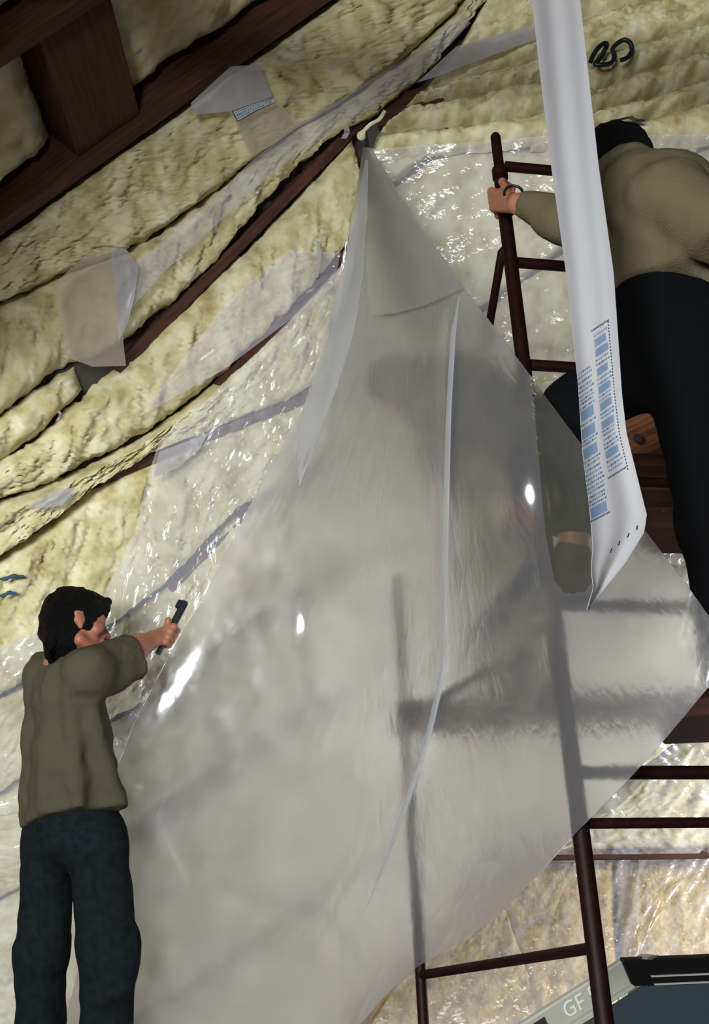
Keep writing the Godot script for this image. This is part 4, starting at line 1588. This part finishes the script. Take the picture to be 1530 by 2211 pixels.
	var tr := thing("trestle", Vector3(cx, 0, cz), "plank trestle below the frame under the stapling person", "trestle")
	for s in [-0.15, 0.15]:
		timber("plank", Vector3(cx - 1.0, fy - 0.02, cz + s), Vector3(cx + 0.7, fy - 0.02, cz + s), Vector3.BACK, 0.28, 0.04, M.pine, tr)
	for x in [-0.8, 0.5]:
		for s in [-1, 1]:
			timber("leg", Vector3(cx + x, fy - 0.05, cz + s * 0.15), Vector3(cx + x, 0.02, cz + s * 0.32), Vector3.RIGHT, 0.09, 0.04, M.pine, tr)
		timber("cross_bar", Vector3(cx + x, fy - 0.065, cz - 0.28), Vector3(cx + x, fy - 0.065, cz + 0.28), Vector3.RIGHT, 0.09, 0.05, M.pine, tr)

func right_man() -> void:
	var wr := noise(5.5, 3, 141)
	var pel := P(1465, 725, 2.86)
	var belly := P(1440, 590, 2.92)
	var chest := P(1405, 455, 2.98)
	var neck := P(1352, 385, 3.08)
	var hc := P(1328, 362, 3.18)
	var shl := P(1335, 430, 3.06)
	var shr := P(1440, 430, 2.82)
	var ell := P(1222, 472, 2.98)
	var wrl := P(1118, 440, 3.10)
	var elr := P(1590, 522, 2.66)
	var wrr := P(1620, 430, 2.95)
	var hipl := P(1405, 775, 2.94)
	var hipr := P(1500, 790, 2.82)
	var kl := P(1240, 885, 2.90)
	var al := P(1238, 1222, 2.80)
	var kr := P(1545, 1130, 2.76)
	var ar := P(1590, 1480, 2.74)
	var fwf := Vector3(-0.6, 0, -0.8).normalized()
	var root := thing("person", Vector3(pel.x, ar.y - 0.1, pel.z), "person in a tan sweater and black trousers bending on the scaffold, hand on its post", "person")
	var pa := post_at(436)
	var skin := [[neck, hc, 0.056, 0.052], [chest, neck, 0.13, 0.08], [belly, chest, 0.115, 0.13], [pel, belly, 0.125, 0.115], [hipl, hipr, 0.10, 0.10], [shl, shr, 0.06, 0.06], [shl, ell, 0.05, 0.042], [ell, wrl, 0.042, 0.030], [shr, elr, 0.052, 0.043], [elr, wrr, 0.042, 0.03], [hipl, kl, 0.085, 0.058], [kl, al, 0.055, 0.037], [hipr, kr, 0.09, 0.06], [kr, ar, 0.056, 0.038]]
	var body := Mb.new()
	nets(body, skin, 0.014, 0.05)
	var hup := Vector3(-0.35, 0.75, -0.55).normalized()
	var hfw := Vector3(-0.35, -0.62, -0.7).normalized()
	nets(body, head_bones(hc, hup, hfw) + [[neck, hc - hup * 0.03, 0.056, 0.054]], 0.0045, 0.016)
	nets(body, grip(wrl, pa, Vector3.UP, 0.0215, 1.0) + [[ell.lerp(wrl, 0.8), wrl, 0.033, 0.030]], 0.004, 0.010)
	var rh := []
	for kf in 4:
		rh.append([wrr, wrr + Vector3(0.03 * kf - 0.045, 0.085, -0.02), 0.018, 0.012])
		rh.append([wrr + Vector3(0.03 * kf - 0.045, 0.085, -0.02), wrr + Vector3(0.026 * kf - 0.04, 0.125, -0.05), 0.0095, 0.009])
		rh.append([wrr + Vector3(0.026 * kf - 0.04, 0.125, -0.05), wrr + Vector3(0.024 * kf - 0.036, 0.130, -0.08), 0.009, 0.008])
	rh.append([wrr + Vector3(-0.02, 0.02, 0), wrr + Vector3(-0.075, 0.06, -0.02), 0.014, 0.010])
	rh.append([wrr + Vector3(-0.075, 0.06, -0.02), wrr + Vector3(-0.085, 0.09, -0.03), 0.010, 0.0085])
	nets(body, rh, 0.005, 0.010)
	obj("body", body, M.skin, root)
	part_mesh("hair", root, [[hc + hup * 0.05 - hfw * 0.03, hc + hup * 0.045 + hfw * 0.025, 0.09, 0.08], [hc - hfw * 0.06, hc + hup * 0.03 - hfw * 0.05, 0.07, 0.08], [hc - hup * 0.05 - hfw * 0.05, hc - hfw * 0.055, 0.055, 0.068], [P(1372, 356, 3.1), P(1332, 330, 3.14), 0.062, 0.066], [P(1345, 385, 3.06), P(1320, 350, 3.10), 0.05, 0.06]], 0.007, 0.022, M.hair, 0.006, noise(28.0, 2, 4))
	var sw := [[chest, neck, 0.165, 0.098], [neck, neck.lerp(hc, 0.3), 0.092, 0.078], [belly, chest, 0.145, 0.165], [pel + Vector3.UP * 0.04, belly, 0.155, 0.145], [shl, shr, 0.085, 0.10], [shr, elr, 0.105, 0.085], [elr, wrr, 0.085, 0.05], [shl, ell, 0.070, 0.066], [ell, wrl, 0.064, 0.038], [ell.lerp(wrl, 0.3) - Vector3.UP * 0.02, ell - Vector3.UP * 0.015, 0.05, 0.055], [P(1450, 410, 2.94), P(1540, 470, 2.90), 0.10, 0.11], [P(1345, 470, 2.88), P(1470, 545, 2.78), 0.045, 0.055], [P(1392, 660, 2.90), P(1350, 560, 2.96), 0.035, 0.05]]
	part_mesh("sweater", root, sw, 0.012, 0.022, M.tan_sweater, 0.012, wr, [[P(1450, 655, 2.88), (Vector3.DOWN - cb.x * 0.35).normalized(), 0.33], [wrl + (ell - wrl) * 0.10, (wrl - ell).normalized()]])
	var legs := [[hipl, hipr, 0.125, 0.13], [pel, pel + Vector3.UP * 0.13 - cb.x * 0.02, 0.15, 0.135], [hipl, kl, 0.12, 0.085], [kl, al, 0.078, 0.058], [hipr, kr, 0.125, 0.098], [kr, ar, 0.092, 0.08], [P(1400, 740, 2.90), P(1480, 700, 2.84), 0.08, 0.11]]
	part_mesh("trousers", root, legs, 0.014, 0.045, M.black_trousers, 0.010, wr, [[pel + Vector3.UP * 0.115, (Vector3.UP + cb.x * 0.35).normalized()], [al + Vector3.UP * 0.085, (al - kl).normalized(), 0.16], [ar + Vector3.UP * 0.01, Vector3.DOWN]])
	shoe(root, al - Vector3.UP * 0.0, fwf, M.boot_leather)
	shoe(root, ar, fwf, M.boot_leather)
	# black wrist loop
	var m := Mb.new()
	var lp := []
	for k in 17:
		var a := deg_to_rad(-60.0 + 250.0 * k / 16)
		lp.append(P(1108 + 20 * cos(a), 418 - 17 * sin(a), 3.08 + 0.02 * sin(a)))
	m.tube(lp, [0.0042], 8)
	var o := obj("wrist_loop", m, M.rubber, root)
	o.set_meta("label", "black cord loop at the wrist")

func hidden_man() -> void:
	var pel := P(1108, 940, 3.83)
	var chest := P(985, 868, 3.87)
	var neck := P(915, 838, 3.89)
	var hc := P(868, 842, 4.08)
	var hipl := P(1085, 985, 3.89)
	var hipr := P(1130, 985, 3.76)
	var hh := post_at(1305).y + 0.012
	var kl := P(1080, 1215, 3.87)
	var kr := P(1128, 1210, 3.73)
	var al := Vector3(kl.x - 0.02, hh + 0.095, -3.66)
	var ar := Vector3(kr.x + 0.02, hh + 0.095, -3.54)
	kl = (P(1085, 985, 3.89) + al) / 2 + Vector3(-0.05, 0, -0.02)
	kr = (P(1130, 985, 3.76) + ar) / 2 + Vector3(-0.03, 0, -0.02)
	var shl := P(960, 850, 4.01)
	var shr := P(965, 880, 3.73)
	var elr := P(985, 1010, 3.71)
	var wrr := P(1075, 1075, 3.66)
	var ell := P(950, 960, 4.03)
	var wrl := P(1000, 1075, 4.01)
	var root := thing("person", Vector3(al.x, hh, -3.60), "blurred dark-clothed person bending over behind the big milky sheet", "person")
	var fwf := Vector3(-1, 0, -0.2).normalized()
	var skin := [[neck, hc, 0.056, 0.052], [chest, neck, 0.12, 0.08], [pel, chest, 0.115, 0.13], [hipl, hipr, 0.10, 0.10], [shl, shr, 0.06, 0.06], [shl, ell, 0.05, 0.042], [ell, wrl, 0.04, 0.03], [shr, elr, 0.05, 0.042], [elr, wrr, 0.04, 0.03], [hipl, kl, 0.085, 0.058], [kl, al, 0.055, 0.037], [hipr, kr, 0.085, 0.058], [kr, ar, 0.055, 0.037]]
	var body := Mb.new()
	nets(body, skin, 0.016, 0.05)
	nets(body, head_bones(hc, Vector3(-0.8, 0.45, -0.2).normalized(), Vector3(-0.35, -0.6, -0.75).normalized()), 0.006, 0.016)
	for w in [[wrr, elr], [wrl, ell]]:
		var pd: Vector3 = (w[0] - w[1]).normalized()
		var ps := pd.cross(Vector3.BACK).normalized()
		var hb := []
		for kf in 4:
			var kn: Vector3 = w[0] + pd * 0.085 + ps * (0.03 - 0.02 * kf)
			hb.append([w[0], kn, 0.018, 0.0125])
			hb.append([kn, kn + pd * 0.035 - Vector3.UP * 0.015, 0.0095, 0.009])
			hb.append([kn + pd * 0.035 - Vector3.UP * 0.015, kn + pd * 0.045 - Vector3.UP * 0.042, 0.009, 0.008])
		hb.append([w[0] + pd * 0.02, w[0] + pd * 0.07 + ps * 0.055, 0.014, 0.009])
		nets(body, hb, 0.006, 0.010)
	obj("body", body, M.skin, root)
	part_mesh("hair", root, [[hc + Vector3(-0.045, 0.03, 0.02), hc + Vector3(0.02, 0.04, 0.02), 0.088, 0.09], [hc + Vector3(0.0, -0.01, 0.05), hc + Vector3(0.04, 0.02, 0.04), 0.075, 0.075]], 0.008, 0.022, M.hair)
	part_mesh("jacket", root, [[chest, neck, 0.17, 0.085], [pel, chest, 0.175, 0.18], [shl, shr, 0.085, 0.085], [shl, ell, 0.075, 0.065], [ell, wrl, 0.062, 0.045], [shr, elr, 0.075, 0.065], [elr, wrr, 0.062, 0.045]], 0.016, 0.06, M.navy_jacket, 0.01, noise(6.0, 3, 41))
	part_mesh("trousers", root, [[hipl, hipr, 0.12, 0.12], [pel, (hipl + hipr) / 2, 0.14, 0.13], [hipl, kl, 0.105, 0.085], [kl, al, 0.085, 0.075], [hipr, kr, 0.105, 0.085], [kr, ar, 0.085, 0.075]], 0.016, 0.05, M.black_trousers, 0.008, noise(6.0, 3, 71), [[al + Vector3.UP * 0.01, Vector3.DOWN]])
	shoe(root, al, fwf, M.boot_leather)
	shoe(root, ar, fwf, M.boot_leather)

# ------------------------------------------------------------------ small things
func make_small_things() -> void:
	# curl of dark green strapping on the upper batts
	var m := Mb.new()
	var p := []
	for q in [[1274, 134], [1280, 120], [1290, 104], [1303, 94], [1310, 96], [1304, 110], [1296, 126], [1284, 138], [1300, 140], [1318, 136], [1326, 122], [1322, 106], [1332, 94], [1348, 86], [1361, 94], [1363, 110], [1354, 124], [1340, 130]]:
		p.append(on(T, q[0], q[1], 0.055 + 0.004 * (p.size() % 3)))
	m.tube(smooth(p), [0.010], 8)
	tag(obj("strap_curl", m, M.green_strap), "dark green curl of strapping on the upper right batt", "strap")
	m = Mb.new()
	p = []
	for q in [[1318, 262], [1340, 258], [1358, 254], [1372, 262], [1390, 261], [1372, 258], [1362, 252]]:
		p.append(on(T, q[0], q[1], 0.055))
	m.tube(smooth(p), [0.0045], 8)
	tag(obj("strap_curl", m, M.green_strap), "thin dark strap end above the bending man's hair", "strap")
	# pen strokes on the low left batt
	for k in 2:
		m = Mb.new()
		p = []
		for i in 9:
			p.append(on(L, 0 + i * (6.5 - 2.0 * k), 1250 + k * 36 - i * 1.0 + 2 * sin(i * 1.1), 0.04))
		m.tube(p, [0.004, 0.007, 0.009, 0.006, 0.008, 0.009, 0.006, 0.007, 0.003], 8)
		tag(obj("pen_mark", m, M.blue_print), ["upper blue-black pen stroke on the low left batt", "lower blue-black pen stroke on the low left batt"][k], "pen mark")
	# staples along the head of the sheet and on the films
	var label := ["white film tab by the hip corner", "small hooked white tab on the left batts", "tiny white tab on the short batt"]
	var at := [[745, 286, 12, 26], [686, 560, 7, 80], [126, 898, 6, 22]]
	for k in 3:
		var c := on(L, at[k][0], at[k][1], 0.06)
		m = Mb.new()
		var g := PackedVector3Array()
		for j in 9:
			for i in 4:
				g.append(on(L, at[k][0] + (i / 3.0 - 0.5) * at[k][2] + 4 * sin(j * 0.5), at[k][1] + (j / 8.0 - 0.5) * at[k][3], 0.05 + 0.012 * sin(j * 0.8)))
		m.slab(g, 4, 9, L[1], 0.001)
		tag(obj("film_tab", m, M.scrap_film), label[k], "film tab")
	# fibres pulled together at the hip corner knot
	m = Mb.new()
	m.tube(smooth([P(776, 300, 4.48), P(786, 282, 4.46), P(800, 268, 4.46), P(818, 258, 4.46), P(830, 240, 4.47)]), [0.012, 0.018, 0.02, 0.014, 0.008], 10)
	tag(obj("bunched_wool", m, M.glass_wool), "knot of bunched wool where the sheet is pinned in the hip corner", "insulation")

func smooth(p: Array) -> Array:
	var o := []
	for i in p.size() - 1:
		var a: Vector3 = p[maxi(i - 1, 0)]
		var b: Vector3 = p[i]
		var c: Vector3 = p[i + 1]
		var d: Vector3 = p[mini(i + 2, p.size() - 1)]
		for k in 4:
			o.append(b.cubic_interpolate(c, a, d, k / 4.0))
	o.append(p[-1])
	return o
